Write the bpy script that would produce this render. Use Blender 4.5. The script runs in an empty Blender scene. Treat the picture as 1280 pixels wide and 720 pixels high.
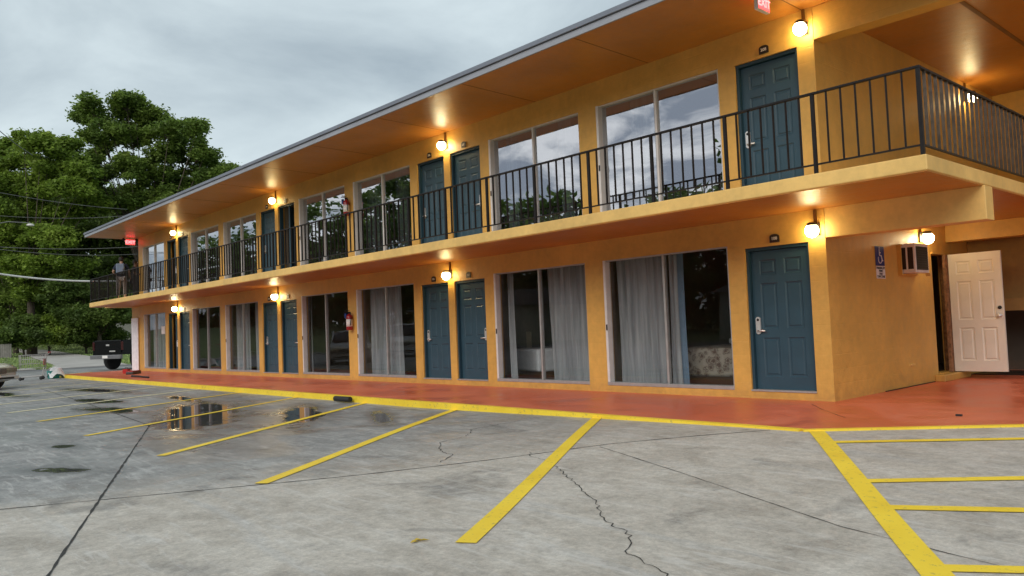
import bpy, bmesh, math, random
import numpy as np
from mathutils import Vector, Matrix
random.seed(7); rng = np.random.default_rng(7)
sc = bpy.context.scene
COL = sc.collection
rad = math.radians

# ------------------------------------------------------------------ camera
cam_d = bpy.data.cameras.new("camera"); cam = bpy.data.objects.new("camera", cam_d); COL.objects.link(cam)
cam_d.sensor_width = 36.0; cam_d.lens = 987.494 / 1280 * 36; cam_d.clip_end = 3000; cam_d.clip_start = .05
_r = Vector((-.66973055, -.74150027, -.04047641)); _u = Vector((-.06315439, .00256365, .99800048)); _f = Vector((.73991385, -.67094767, .04854595))
cam.matrix_world = Matrix(((_r.x, _u.x, -_f.x, -5.2205), (_r.y, _u.y, -_f.y, 10.4239), (_r.z, _u.z, -_f.z, 1.19607), (0, 0, 0, 1)))
sc.camera = cam

# ------------------------------------------------------------------ world: overcast evening sky
SUN_EL, SUN_AZ = 34, 112            # degrees; azimuth measured from +x towards +y
w = bpy.data.worlds.new("World"); sc.world = w; w.use_nodes = True
nt = w.node_tree; nt.nodes.clear()
def N(t, **k):
    n = nt.nodes.new(t)
    for a, b in k.items(): setattr(n, a, b)
    return n
L = nt.links.new
out = N('ShaderNodeOutputWorld'); bg = N('ShaderNodeBackground'); bg.inputs[1].default_value = .1; L(bg.outputs[0], out.inputs[0])
sky = N('ShaderNodeTexSky', sky_type='NISHITA'); sky.sun_disc = False; sky.sun_elevation = rad(SUN_EL); sky.sun_rotation = rad(90 - SUN_AZ); sky.dust_density = 3
tc = N('ShaderNodeTexCoord'); sep = N('ShaderNodeSeparateXYZ'); L(tc.outputs['Generated'], sep.inputs[0])
ab = N('ShaderNodeMath', operation='ABSOLUTE'); L(sep.outputs[2], ab.inputs[0])
ad = N('ShaderNodeMath', operation='ADD'); L(ab.outputs[0], ad.inputs[0]); ad.inputs[1].default_value = .22
dv = N('ShaderNodeVectorMath', operation='DIVIDE'); cmb = N('ShaderNodeCombineXYZ')
for i in range(3): L(ad.outputs[0], cmb.inputs[i])
L(tc.outputs['Generated'], dv.inputs[0]); L(cmb.outputs[0], dv.inputs[1])
n1 = N('ShaderNodeTexNoise'); n1.inputs['Scale'].default_value = 1.35; n1.inputs['Detail'].default_value = 7; n1.inputs['Roughness'].default_value = .55; n1.inputs['Distortion'].default_value = .3
n2 = N('ShaderNodeTexNoise'); n2.inputs['Scale'].default_value = 3.2; n2.inputs['Detail'].default_value = 10; n2.inputs['Distortion'].default_value = .5; n2.inputs['Roughness'].default_value = .6
L(dv.outputs[0], n1.inputs[0]); L(dv.outputs[0], n2.inputs[0])
# clouds stay soft overhead and break up towards the bright open horizon on the far (+y) side
cr1 = N('ShaderNodeValToRGB'); e = cr1.color_ramp.elements
e[0].position = .34; e[0].color = (2.9, 3.5, 3.9, 1); e[1].position = .66; e[1].color = (5.5, 6.3, 6.55, 1)
L(n1.outputs[0], cr1.inputs[0])
cr2 = N('ShaderNodeValToRGB'); e = cr2.color_ramp.elements
e[0].position = .40; e[0].color = (3.2, 3.6, 4.3, 1); e[1].position = .55; e[1].color = (11, 11, 11, 1)
L(n2.outputs[0], cr2.inputs[0])
mr = N('ShaderNodeMapRange', interpolation_type='SMOOTHSTEP'); L(sep.outputs[1], mr.inputs[0]); mr.inputs[1].default_value = .0; mr.inputs[2].default_value = .75; 
me = N('ShaderNodeMapRange', interpolation_type='SMOOTHSTEP'); L(sep.outputs[2], me.inputs[0]); me.inputs[1].default_value = .75; me.inputs[2].default_value = .1
mm = N('ShaderNodeMath', operation='MULTIPLY'); L(mr.outputs[0], mm.inputs[0]); L(me.outputs[0], mm.inputs[1])
mx = N('ShaderNodeMix', data_type='RGBA'); L(mm.outputs[0], mx.inputs[0]); L(cr1.outputs[0], mx.inputs[6]); L(cr2.outputs[0], mx.inputs[7])
mx2 = N('ShaderNodeMix', data_type='RGBA'); mx2.inputs[0].default_value = .9; L(sky.outputs[0], mx2.inputs[6]); L(mx.outputs[2], mx2.inputs[7])
L(mx2.outputs[2], bg.inputs[0])

sun_d = bpy.data.lights.new("sun", 'SUN'); sun = bpy.data.objects.new("sun", sun_d); COL.objects.link(sun)
sun_d.energy = 1.15; sun_d.angle = rad(40); sun_d.color = (1, .95, .88)
sd = Vector((math.cos(rad(SUN_EL)) * math.cos(rad(SUN_AZ)), math.cos(rad(SUN_EL)) * math.sin(rad(SUN_AZ)), math.sin(rad(SUN_EL))))
sun.rotation_euler = sd.to_track_quat('Z', 'Y').to_euler()

sc.view_settings.view_transform = 'Standard'; sc.view_settings.look = 'None'; sc.view_settings.exposure = .44; sc.view_settings.gamma = 1
try:
    sc.cycles.use_denoising = True; sc.cycles.max_bounces = 8; sc.cycles.sample_clamp_indirect = 6
    sc.cycles.caustics_reflective = False; sc.cycles.caustics_refractive = False
except Exception: pass

# ------------------------------------------------------------------ materials
M = {}
def newmat(name):
    m = bpy.data.materials.new(name); m.use_nodes = True; t = m.node_tree
    b = next(n for n in t.nodes if n.type == 'BSDF_PRINCIPLED')
    return m, t, b
def nz(t, scale, detail=5, rough=.55, vec=None, dist=0):
    n = t.nodes.new('ShaderNodeTexNoise'); n.inputs['Scale'].default_value = scale; n.inputs['Detail'].default_value = detail
    n.inputs['Roughness'].default_value = rough; n.inputs['Distortion'].default_value = dist
    if vec is not None: t.links.new(vec, n.inputs['Vector'])
    return n
def ramp(t, src, stops):
    r = t.nodes.new('ShaderNodeValToRGB'); t.links.new(src, r.inputs[0]); el = r.color_ramp.elements
    while len(el) < len(stops): el.new(.5)
    for q, (p, c) in zip(el, stops): q.position = p; q.color = (*c, 1) if len(c) == 3 else c
    return r
def mixc(t, fac, a, b, mode='MIX'):
    m = t.nodes.new('ShaderNodeMix'); m.data_type = 'RGBA'; m.blend_type = mode
    for i, v in ((0, fac), (6, a), (7, b)):
        if hasattr(v, 'links') or isinstance(v, bpy.types.NodeSocket): t.links.new(v, m.inputs[i])
        elif i == 0: m.inputs[0].default_value = v
        else: m.inputs[i].default_value = (*v, 1)
    return m.outputs[2]
def mth(t, op, a, b=0.0, c=None):
    m = t.nodes.new('ShaderNodeMath'); m.operation = op
    for i, v in ((0, a), (1, b)) + (((2, c),) if c is not None else ()):
        if isinstance(v, bpy.types.NodeSocket): t.links.new(v, m.inputs[i])
        else: m.inputs[i].default_value = v
    return m.outputs[0]
def bump(t, b, h, strength=.3, dist=.01):
    bn = t.nodes.new('ShaderNodeBump'); bn.inputs['Strength'].default_value = strength; bn.inputs['Distance'].default_value = dist
    t.links.new(h, bn.inputs['Height']); t.links.new(bn.outputs[0], b.inputs['Normal'])
def objco(t, world=True):
    if world:
        g = t.nodes.new('ShaderNodeNewGeometry'); return g.outputs['Position']
    g = t.nodes.new('ShaderNodeTexCoord'); return g.outputs['Object']
def simple(name, col, rough=.6, metal=0, var=.12, scale=6, bs=.1, bscale=60, world=False, spec=None):
    m, t, b = newmat(name); co = objco(t, world)
    n = nz(t, scale, 6, .6, co)
    lo = tuple(c * (1 - var) for c in col); hi = tuple(min(1, c * (1 + var)) for c in col)
    r = ramp(t, n.outputs[0], [(.3, lo), (.7, hi)]); t.links.new(r.outputs[0], b.inputs['Base Color'])
    b.inputs['Roughness'].default_value = rough; b.inputs['Metallic'].default_value = metal
    if spec is not None: b.inputs['Specular IOR Level'].default_value = spec
    if bs: bump(t, b, nz(t, bscale, 4, .6, co).outputs[0], bs, .004)
    M[name] = m; return m

def wallpaint(name, col, rough, streak=.16, bs=.35):
    m, t, b = newmat(name); co = objco(t)
    big = nz(t, .7, 6, .6, co); fine = nz(t, 9, 6, .65, co)
    mp = t.nodes.new('ShaderNodeMapping'); mp.inputs['Scale'].default_value = (5, 5, .5); t.links.new(co, mp.inputs[0])
    st = nz(t, 1.2, 5, .6, mp.outputs[0])
    a = mth(t, 'MULTIPLY', big.outputs[0], .62); a = mth(t, 'ADD', a, mth(t, 'MULTIPLY', fine.outputs[0], .28)); a = mth(t, 'ADD', a, mth(t, 'MULTIPLY', st.outputs[0], .10))
    lo = tuple(c * (1 - streak * 1.6) for c in col); hi = tuple(min(1, c * (1 + streak)) for c in col)
    r = ramp(t, a, [(.38, lo), (.6, hi)])
    pt = ramp(t, nz(t, .55, 8, .7, co, 2.2).outputs[0], [(.55, (0, 0, 0)), (.63, (1, 1, 1))]); pc = mixc(t, mth(t, 'MULTIPLY', pt.outputs[0], .10), r.outputs[0], tuple(min(1, q * 1.12 + .02) for q in col))
    spz = t.nodes.new('ShaderNodeSeparateXYZ'); t.links.new(co, spz.inputs[0]); bz = t.nodes.new('ShaderNodeMapRange'); t.links.new(mth(t, 'ADD', spz.outputs[2], mth(t, 'MULTIPLY', mth(t, 'SUBTRACT', nz(t, 5, 8, .7, co, .5).outputs[0], .5), 1.1)), bz.inputs[0]); bz.inputs[1].default_value = .22; bz.inputs[2].default_value = -.05
    pc = mixc(t, mth(t, 'MULTIPLY', bz.outputs[0], .25), pc, (.22, .13, .07))
    t.links.new(pc, b.inputs['Base Color'])
    rr = ramp(t, fine.outputs[0], [(.3, (rough * .85,) * 3), (.7, (min(1, rough * 1.2),) * 3)]); t.links.new(rr.outputs[0], b.inputs['Roughness'])
    h = mth(t, 'ADD', mth(t, 'MULTIPLY', nz(t, 120, 3, .6, co).outputs[0], .35), nz(t, 6, 5, .6, co).outputs[0])
    if name == 'wall_yellow':
        sp = t.nodes.new('ShaderNodeSeparateXYZ'); t.links.new(co, sp.inputs[0]); fz = mth(t, 'FRACT', mth(t, 'DIVIDE', mth(t, 'ADD', sp.outputs[2], 10.03), .2032))
        ln = t.nodes.new('ShaderNodeMapRange'); t.links.new(mth(t, 'ABSOLUTE', mth(t, 'SUBTRACT', fz, .5)), ln.inputs[0]); ln.inputs[1].default_value = .0; ln.inputs[2].default_value = .045
        h = mth(t, 'ADD', h, mth(t, 'MULTIPLY', ln.outputs[0], .32))
    bump(t, b, h, bs, .012)
    M[name] = m; return m
wallpaint('wall_yellow', (.68, .39, .088), .48, .12)
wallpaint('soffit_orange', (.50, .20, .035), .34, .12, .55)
wallpaint('slab_yellow', (.78, .50, .16), .5, .12, .3)
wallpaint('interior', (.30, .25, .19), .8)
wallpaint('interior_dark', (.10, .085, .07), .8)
wallpaint('brown_wall', (.36, .20, .06), .7)
simple('door_blue', (.030, .074, .106), .38, 0, .12, 3, .06, 40)
simple('door_dark', (.018, .055, .082), .42, 0, .12, 3, .06, 40)
simple('door_white', (.82, .77, .67), .42, 0, .06, 2.5, .05, 50)
simple('aluminium', (.50, .50, .49), .42, .6, .1, 8)
simple('white_frame', (.72, .71, .70), .45, .1, .08, 5)
simple('rail_black', (.011, .009, .009), .5, 0, .4, 14, .25, 50, world=True)
simple('rail_bronze', (.10, .072, .05), .26, .4, .4, 14, .25, 50, world=True)
M['rail_black'].node_tree.nodes['Principled BSDF'].inputs['Specular IOR Level'].default_value = .25
simple('chrome', (.82, .80, .78), .35, .7, .05, 10, 0)
simple('fascia_metal', (.34, .35, .38), .45, .3, .1, 2, .05, 12, world=True)
simple('fascia_edge', (.20, .22, .26), .5, .3, .1, 2, .05, 12, world=True)
simple('dark_brown', (.028, .016, .011), .45)
simple('conduit_brown', (.20, .085, .018), .5)
simple('ext_red', (.33, .012, .014), .28)
simple('black_rubber', (.018, .018, .019), .7)
simple('black_paint', (.006, .006, .007), .2, .0, .1, 3, 0, spec=.3)
simple('label_white', (.78, .76, .74), .5)
simple('sign_blue', (.010, .035, .19), .4)
simple('teal_plastic', (.02, .30, .27), .4)
simple('cloth_white', (.80, .80, .80), .85, bs=.3, bscale=30)
simple('panel_white', (.84, .84, .88), .6)
simple('red_plastic', (.40, .02, .02), .4)
simple('grey_plastic', (.42, .41, .40), .5)
simple('ac_beige', (.85, .80, .75), .5)
simple('ac_core', (.02, .03, .025), .55, bs=.5, bscale=90)
simple('bed_sheet', (.80, .80, .84), .8)
simple('wood_dark', (.09, .045, .022), .5)
simple('lamp_cream', (.75, .62, .42), .7)
simple('bark', (.085, .066, .050), .9, 0, .35, 4, .6, 12)
simple('wood_grey', (.20, .19, .175), .85, 0, .25, 3, .3, 20, world=True)
simple('house_wall', (.72, .68, .58), .8, world=True)
simple('house_roof', (.10, .095, .09), .85, 0, .3, 1.5, .3, 10, world=True)
simple('window_dark', (.015, .017, .02), .12, 0, .1, 3, 0)
simple('skin', (.45, .27, .19), .6)
simple('skin_dark', (.14, .075, .05), .6)
simple('hair', (.016, .012, .010), .7)
simple('shirt_navy', (.018, .024, .048), .85)
simple('shirt_black', (.016, .015, .017), .85)
simple('backpack_grey', (.16, .20, .28), .8)
simple('shoe_white', (.55, .53, .50), .7)
simple('silver_paint', (.60, .61, .61), .3, .25, .04, 2, 0)
simple('white_paint', (.78, .78, .78), .25, 0, .03, 2, 0)
simple('bumper_grey', (.22, .22, .23), .35, .4)
simple('grille_dark', (.05, .05, .05), .4, .4)
simple('headlight', (.62, .60, .48), .12, .1, .2, 14, .2, 30)
simple('tail_red', (.05, .012, .012), .2)
simple('rust', (.27, .13, .06), .85, 0, .5, 14, .5, 30)
simple('cable_grey', (.60, .62, .60), .6)
simple('cable_dark', (.12, .13, .12), .7)
simple('leaf_yellow', (.55, .40, .06), .6)
simple('roof_top', (.22, .22, .22), .8, world=True)

def striped(name, c1, c2, scale):
    m, t, b = newmat(name); co = objco(t, False); wv = t.nodes.new('ShaderNodeTexWave'); wv.bands_direction = 'X'; wv.inputs['Scale'].default_value = scale; wv.inputs['Distortion'].default_value = .5
    t.links.new(co, wv.inputs[0]); r = ramp(t, wv.outputs[0], [(.4, c1), (.6, c2)]); t.links.new(r.outputs[0], b.inputs['Base Color']); b.inputs['Roughness'].default_value = .85; M[name] = m
simple('trousers_pale', (.48, .41, .38), .85)

def curtain_mat():
    m, t, b = newmat('curtain'); co = objco(t); mp = t.nodes.new('ShaderNodeMapping'); mp.inputs['Scale'].default_value = (14, 14, .7); t.links.new(co, mp.inputs[0])
    n = nz(t, 1.0, 5, .6, mp.outputs[0]); r = ramp(t, n.outputs[0], [(.3, (.20, .215, .235)), (.7, (.45, .47, .49))]); t.links.new(r.outputs[0], b.inputs['Base Color'])
    b.inputs['Roughness'].default_value = .9; M['curtain'] = m
curtain_mat()
simple('curtain_blue', (.16, .24, .34), .9)
def floral():
    m, t, b = newmat('floral'); co = objco(t, False)
    v = t.nodes.new('ShaderNodeTexVoronoi'); v.inputs['Scale'].default_value = 9; 
    n = nz(t, 12, 4, .6, co); ds = mixc(t, .12, co, n.outputs['Color']); t.links.new(ds, v.inputs['Vector'])
    r = ramp(t, v.outputs['Distance'], [(.0, (.12, .08, .06)), (.26, (.2, .13, .10)), (.33, (.42, .36, .28)), (.43, (.16, .11, .09)), (.5, (.40, .34, .27)), (.8, (.46, .40, .33))])
    t.links.new(r.outputs[0], b.inputs['Base Color']); b.inputs['Roughness'].default_value = .85; M['floral'] = m
floral()

def glass_mat(name, base, tint, fm):
    m = bpy.data.materials.new(name); m.use_nodes = True; t = m.node_tree; t.nodes.clear()
    o = t.nodes.new('ShaderNodeOutputMaterial'); tr = t.nodes.new('ShaderNodeBsdfTransparent'); tr.inputs[0].default_value = (*tint, 1)
    gl = t.nodes.new('ShaderNodeBsdfGlossy'); gl.inputs['Roughness'].default_value = .004; gl.inputs[0].default_value = (.92, .95, 1, 1)
    g = t.nodes.new('ShaderNodeNewGeometry'); n = nz(t, .9, 2, .5, g.outputs['Position'])
    bn = t.nodes.new('ShaderNodeBump'); bn.inputs['Strength'].default_value = .05; bn.inputs['Distance'].default_value = .05; t.links.new(n.outputs[0], bn.inputs['Height']); t.links.new(bn.outputs[0], gl.inputs['Normal'])
    fr = t.nodes.new('ShaderNodeFresnel'); fr.inputs[0].default_value = 1.5
    f = mth(t, 'ADD', mth(t, 'MULTIPLY', fr.outputs[0], fm), base)
    f = mth(t, 'MINIMUM', f, 1.0); f = mth(t, 'MULTIPLY', f, mth(t, 'SUBTRACT', 1.0, g.outputs['Backfacing']))
    mx = t.nodes.new('ShaderNodeMixShader'); t.links.new(f, mx.inputs[0]); t.links.new(tr.outputs[0], mx.inputs[1]); t.links.new(gl.outputs[0], mx.inputs[2]); t.links.new(mx.outputs[0], o.inputs[0]); M[name] = m
glass_mat('glass', .0, (.90, .92, .92), .9)
glass_mat('glass_upper', .40, (.74, .77, .78), 1.2)

def emis(name, col, s):
    m, t, b = newmat(name); b.inputs['Base Color'].default_value = (.8, .8, .8, 1); b.inputs['Emission Color'].default_value = (*col, 1); b.inputs['Emission Strength'].default_value = s; b.inputs['Roughness'].default_value = .3; M[name] = m
emis('lamp_glow', (1, .80, .40), 28)
emis('exit_red', (1, .015, .03), 3.2)
emis('exit_white', (1, .30, .30), 1.6)

# ground materials -----------------------------------------------------------
PUD = [(8.6, 5.3, 2.5, .62, rad(-20)), (6.6, 4.4, 1.3, .28, rad(-28)), (11.2, 5.9, .9, .26, .1), (6.2, 7.9, .22, .12, 0), (4.1, 8.4, .42, .16, .5), (9.9, 4.6, 1.5, .3, -.25),
       (14.4, 5.4, 1.1, .22, .1), (18.5, 4.3, 1.6, .22, .1), (5.0, 3.9, .8, .14, -.5), (12.6, 4.1, 1.2, .2, -.1), (20.5, 6.2, 1.4, .2, 0)]
def concrete():
    m, t, b = newmat('parking_concrete'); co = objco(t); sp = t.nodes.new('ShaderNodeSeparateXYZ'); t.links.new(co, sp.inputs[0]); x, y = sp.outputs[0], sp.outputs[1]
    big = nz(t, .35, 6, .6, co, 1.0); mid = nz(t, 1.6, 8, .65, co, .6); fine = nz(t, 14, 8, .7, co); grit = nz(t, 140, 3, .7, co)
    mp = t.nodes.new('ShaderNodeMapping'); mp.inputs['Rotation'].default_value = (0, 0, rad(33)); mp.inputs['Scale'].default_value = (.35, 2.2, 1); t.links.new(co, mp.inputs[0])
    stk = nz(t, 1.3, 7, .65, mp.outputs[0], .8)
    # signed distance to the long joint: >0 on the building side
    d = mth(t, 'ADD', mth(t, 'MULTIPLY', x, .905), mth(t, 'MULTIPLY', y, -.425)); d = mth(t, 'ADD', d, 1.72)
    d2 = mth(t, 'ADD', d, mth(t, 'MULTIPLY', mth(t, 'SUBTRACT', big.outputs[0], .5), 2.2))
    side = t.nodes.new('ShaderNodeMapRange'); side.interpolation_type = 'SMOOTHSTEP'; t.links.new(d2, side.inputs[0]); side.inputs[1].default_value = -.4; side.inputs[2].default_value = .5; cb_ = t.nodes.new('ShaderNodeMapRange'); cb_.interpolation_type = 'SMOOTHSTEP'; t.links.new(mth(t, 'ADD', x, mth(t, 'MULTIPLY', mid.outputs[0], 2.0)), cb_.inputs[0]); cb_.inputs[1].default_value = .6; cb_.inputs[2].default_value = 4.6; side_o = mth(t, 'MULTIPLY', side.outputs[0], cb_.outputs[0])
    dry = ramp(t, mid.outputs[0], [(.3, (.44, .40, .345)), (.5, (.585, .54, .475)), (.72, (.70, .66, .595))])
    wet = ramp(t, mid.outputs[0], [(.32, (.23, .232, .228)), (.52, (.33, .332, .325)), (.72, (.46, .46, .45))])
    c = mixc(t, side_o, dry.outputs[0], wet.outputs[0])
    pale = ramp(t, stk.outputs[0], [(.53, (0, 0, 0)), (.66, (1, 1, 1))]); c = mixc(t, mth(t, 'MULTIPLY', pale.outputs[0], .5), c, (.56, .56, .55))
    stain = ramp(t, nz(t, .9, 6, .6, co, 1.5).outputs[0], [(.30, (1, 1, 1)), (.42, (0, 0, 0))]); c = mixc(t, mth(t, 'MULTIPLY', stain.outputs[0], .5), c, (.12, .12, .12))
    c = mixc(t, .5, c, ramp(t, fine.outputs[0], [(.35, (.55, .55, .54)), (.62, (1.1, 1.1, 1.09))]).outputs[0], 'MULTIPLY')
    c = mixc(t, .5, c, ramp(t, nz(t, 45, 6, .75, co, .5).outputs[0], [(.36, (.62, .62, .61)), (.62, (1.12, 1.12, 1.11))]).outputs[0], 'MULTIPLY')
    c = mixc(t, .45, c, ramp(t, grit.outputs[0], [(.3, (.6, .6, .6)), (.7, (1, 1, 1))]).outputs[0], 'MULTIPLY')
    # foreground: pale flecks and warm blotches
    fl = ramp(t, nz(t, 5.5, 9, .75, mp.outputs[0], .5).outputs[0], [(.53, (0, 0, 0)), (.62, (1, 1, 1))]); c = mixc(t, mth(t, 'MULTIPLY', fl.outputs[0], .38), c, (.66, .65, .62))
    # standing water, from rough-edged ellipses (x, y, half lengths, turn)
    wob = mixc(t, .5, nz(t, 2.6, 7, .6, co, .6).outputs['Color'], nz(t, .9, 3, .5, co).outputs['Color']); pud = None
    for (px_, py_, rx_, ry_, rt_) in PUD:
        mpp = t.nodes.new('ShaderNodeVectorMath'); mpp.operation = 'SUBTRACT'; t.links.new(co, mpp.inputs[0]); mpp.inputs[1].default_value = (px_, py_, 0)
        rt2 = t.nodes.new('ShaderNodeVectorRotate'); rt2.rotation_type = 'Z_AXIS'; t.links.new(mpp.outputs[0], rt2.inputs['Vector']); rt2.inputs['Angle'].default_value = -rt_
        sc2 = t.nodes.new('ShaderNodeVectorMath'); sc2.operation = 'MULTIPLY'; t.links.new(rt2.outputs[0], sc2.inputs[0]); sc2.inputs[1].default_value = (1 / rx_, 1 / ry_, 0)
        ln = t.nodes.new('ShaderNodeVectorMath'); ln.operation = 'LENGTH'; t.links.new(sc2.outputs[0], ln.inputs[0])
        pud = ln.outputs['Value'] if pud is None else mth(t, 'MINIMUM', pud, ln.outputs['Value'])
    sw = t.nodes.new('ShaderNodeSeparateColor'); t.links.new(wob, sw.inputs[0])
    pd = mth(t, 'ADD', pud, mth(t, 'MULTIPLY', mth(t, 'SUBTRACT', sw.outputs[0], .5), 3.4))
    wet1 = t.nodes.new('ShaderNodeMapRange'); wet1.interpolation_type = 'SMOOTHSTEP'; t.links.new(pd, wet1.inputs[0]); wet1.inputs[1].default_value = 1.22; wet1.inputs[2].default_value = .80
    wet2 = t.nodes.new('ShaderNodeMapRange'); wet2.interpolation_type = 'SMOOTHSTEP'; t.links.new(pd, wet2.inputs[0]); wet2.inputs[1].default_value = 2.5; wet2.inputs[2].default_value = 1.0
    c = mixc(t, mth(t, 'MULTIPLY', wet2.outputs[0], .55), c, (.11, .11, .108)); c = mixc(t, mth(t, 'MULTIPLY', wet1.outputs[0], .75), c, (.05, .05, .05))
    t.links.new(c, b.inputs['Base Color'])
    # damp film: smoother where the damp collects on the building side
    dampn = ramp(t, nz(t, .55, 5, .55, co, 1.2).outputs[0], [(.40, (1, 1, 1)), (.58, (0, 0, 0))])
    damp = mth(t, 'MULTIPLY', dampn.outputs[0], mth(t, 'ADD', mth(t, 'MULTIPLY', side.outputs[0], .8), .12))
    ro = mth(t, 'SUBTRACT', .72, mth(t, 'MULTIPLY', damp, .40)); ro = mth(t, 'MULTIPLY', ro, mth(t, 'SUBTRACT', 1.0, mth(t, 'MULTIPLY', wet2.outputs[0], .45))); ro = mth(t, 'ADD', mth(t, 'MULTIPLY', ro, mth(t, 'SUBTRACT', 1.0, wet1.outputs[0])), .015); t.links.new(ro, b.inputs['Roughness'])
    h = mth(t, 'ADD', mth(t, 'MULTIPLY', grit.outputs[0], .3), mth(t, 'MULTIPLY', fine.outputs[0], .6)); h = mth(t, 'MULTIPLY', h, mth(t, 'SUBTRACT', 1.0, wet1.outputs[0])); bump(t, b, h, .35, .012)
    M['parking_concrete'] = m
concrete()
def redfloor():
    m, t, b = newmat('red_floor'); co = objco(t)
    n = nz(t, .9, 7, .6, co, 1); n2 = nz(t, 7, 7, .7, co)
    r = ramp(t, n.outputs[0], [(.3, (.52, .10, .042)), (.5, (.63, .145, .065)), (.72, (.70, .21, .12))])
    wear = ramp(t, nz(t, 3.2, 8, .7, co, 2).outputs[0], [(.66, (0, 0, 0)), (.72, (1, 1, 1))]); c = mixc(t, mth(t, 'MULTIPLY', wear.outputs[0], .45), r.outputs[0], (.62, .36, .28))
    t.links.new(c, b.inputs['Base Color']); ro = ramp(t, n.outputs[0], [(.35, (.28,) * 3), (.6, (.5,) * 3)]); t.links.new(ro.outputs[0], b.inputs['Roughness']); bump(t, b, n2.outputs[0], .25, .01); M['red_floor'] = m
redfloor()
def yellowline(name, wear_lo):
    m, t, b = newmat(name); co = objco(t); n = nz(t, 22, 8, .72, co); n2 = nz(t, 2, 4, .5, co)
    c = ramp(t, n2.outputs[0], [(.3, (.86, .60, .035)), (.7, (.97, .72, .055))])
    wr = ramp(t, n.outputs[0], [(wear_lo, (1, 1, 1)), (wear_lo + .06, (0, 0, 0))]); c = mixc(t, mth(t, 'MULTIPLY', wr.outputs[0], .6), c.outputs[0], (.36, .30, .12))
    t.links.new(c, b.inputs['Base Color']); b.inputs['Roughness'].default_value = .55; bump(t, b, n.outputs[0], .3, .006); M[name] = m
yellowline('yellow_paint', .36); yellowline('kerb_paint', .37)
simple('line_faded', (.80, .74, .46), .6, 0, .2, 20, .2, 60, world=True)
simple('joint_dark', (.035, .035, .033), .9, 0, .3, 20, world=True)
simple('asphalt', (.15, .15, .15), .8, 0, .2, 1.2, .3, 60, world=True)
simple('path_concrete', (.42, .40, .37), .8, 0, .15, .6, .2, 20, world=True)
simple('grass_soil', (.14, .19, .06), .9, 0, .35, 1.2, .5, 12, world=True)
simple('grass_blade', (.24, .33, .10), .7, 0, .3, 2, 0, world=True)
m, t, b = newmat('water'); b.inputs['Base Color'].default_value = (.03, .03, .032, 1); b.inputs['Roughness'].default_value = .03; b.inputs['IOR'].default_value = 1.33
bump(t, b, nz(t, 5, 3, .5, objco(t)).outputs[0], .03, .01); M['water'] = m
b.inputs['Specular IOR Level'].default_value = .9
def leafmat(name, c1, c2, c3):
    m, t, b = newmat(name); co = objco(t); n = nz(t, .6, 3, .5, co)
    r = ramp(t, n.outputs[0], [(.3, c1), (.52, c2), (.72, c3)])
    g = t.nodes.new('ShaderNodeNewGeometry'); rr = ramp(t, g.outputs['Random Per Island'], [(0, (.65, .65, .65)), (1, (1.35, 1.35, 1.25))])
    c = mixc(t, 1, r.outputs[0], rr.outputs[0], 'MULTIPLY'); t.links.new(c, b.inputs['Base Color']); b.inputs['Roughness'].default_value = .55
    b.inputs['Specular IOR Level'].default_value = .3
    tl = t.nodes.new('ShaderNodeBsdfTranslucent'); t.links.new(c, tl.inputs[0]); mx = t.nodes.new('ShaderNodeMixShader'); mx.inputs[0].default_value = .42
    o = next(q for q in t.nodes if q.type == 'OUTPUT_MATERIAL'); t.links.new(b.outputs[0], mx.inputs[1]); t.links.new(tl.outputs[0], mx.inputs[2]); t.links.new(mx.outputs[0], o.inputs[0]); M[name] = m
leafmat('leaf_mid', (.10, .165, .035), (.17, .255, .05), (.26, .35, .075))
leafmat('leaf_dark', (.075, .12, .032), (.12, .185, .042), (.19, .26, .06))
leafmat('leaf_bright', (.15, .235, .04), (.22, .32, .05), (.31, .41, .075))

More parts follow.
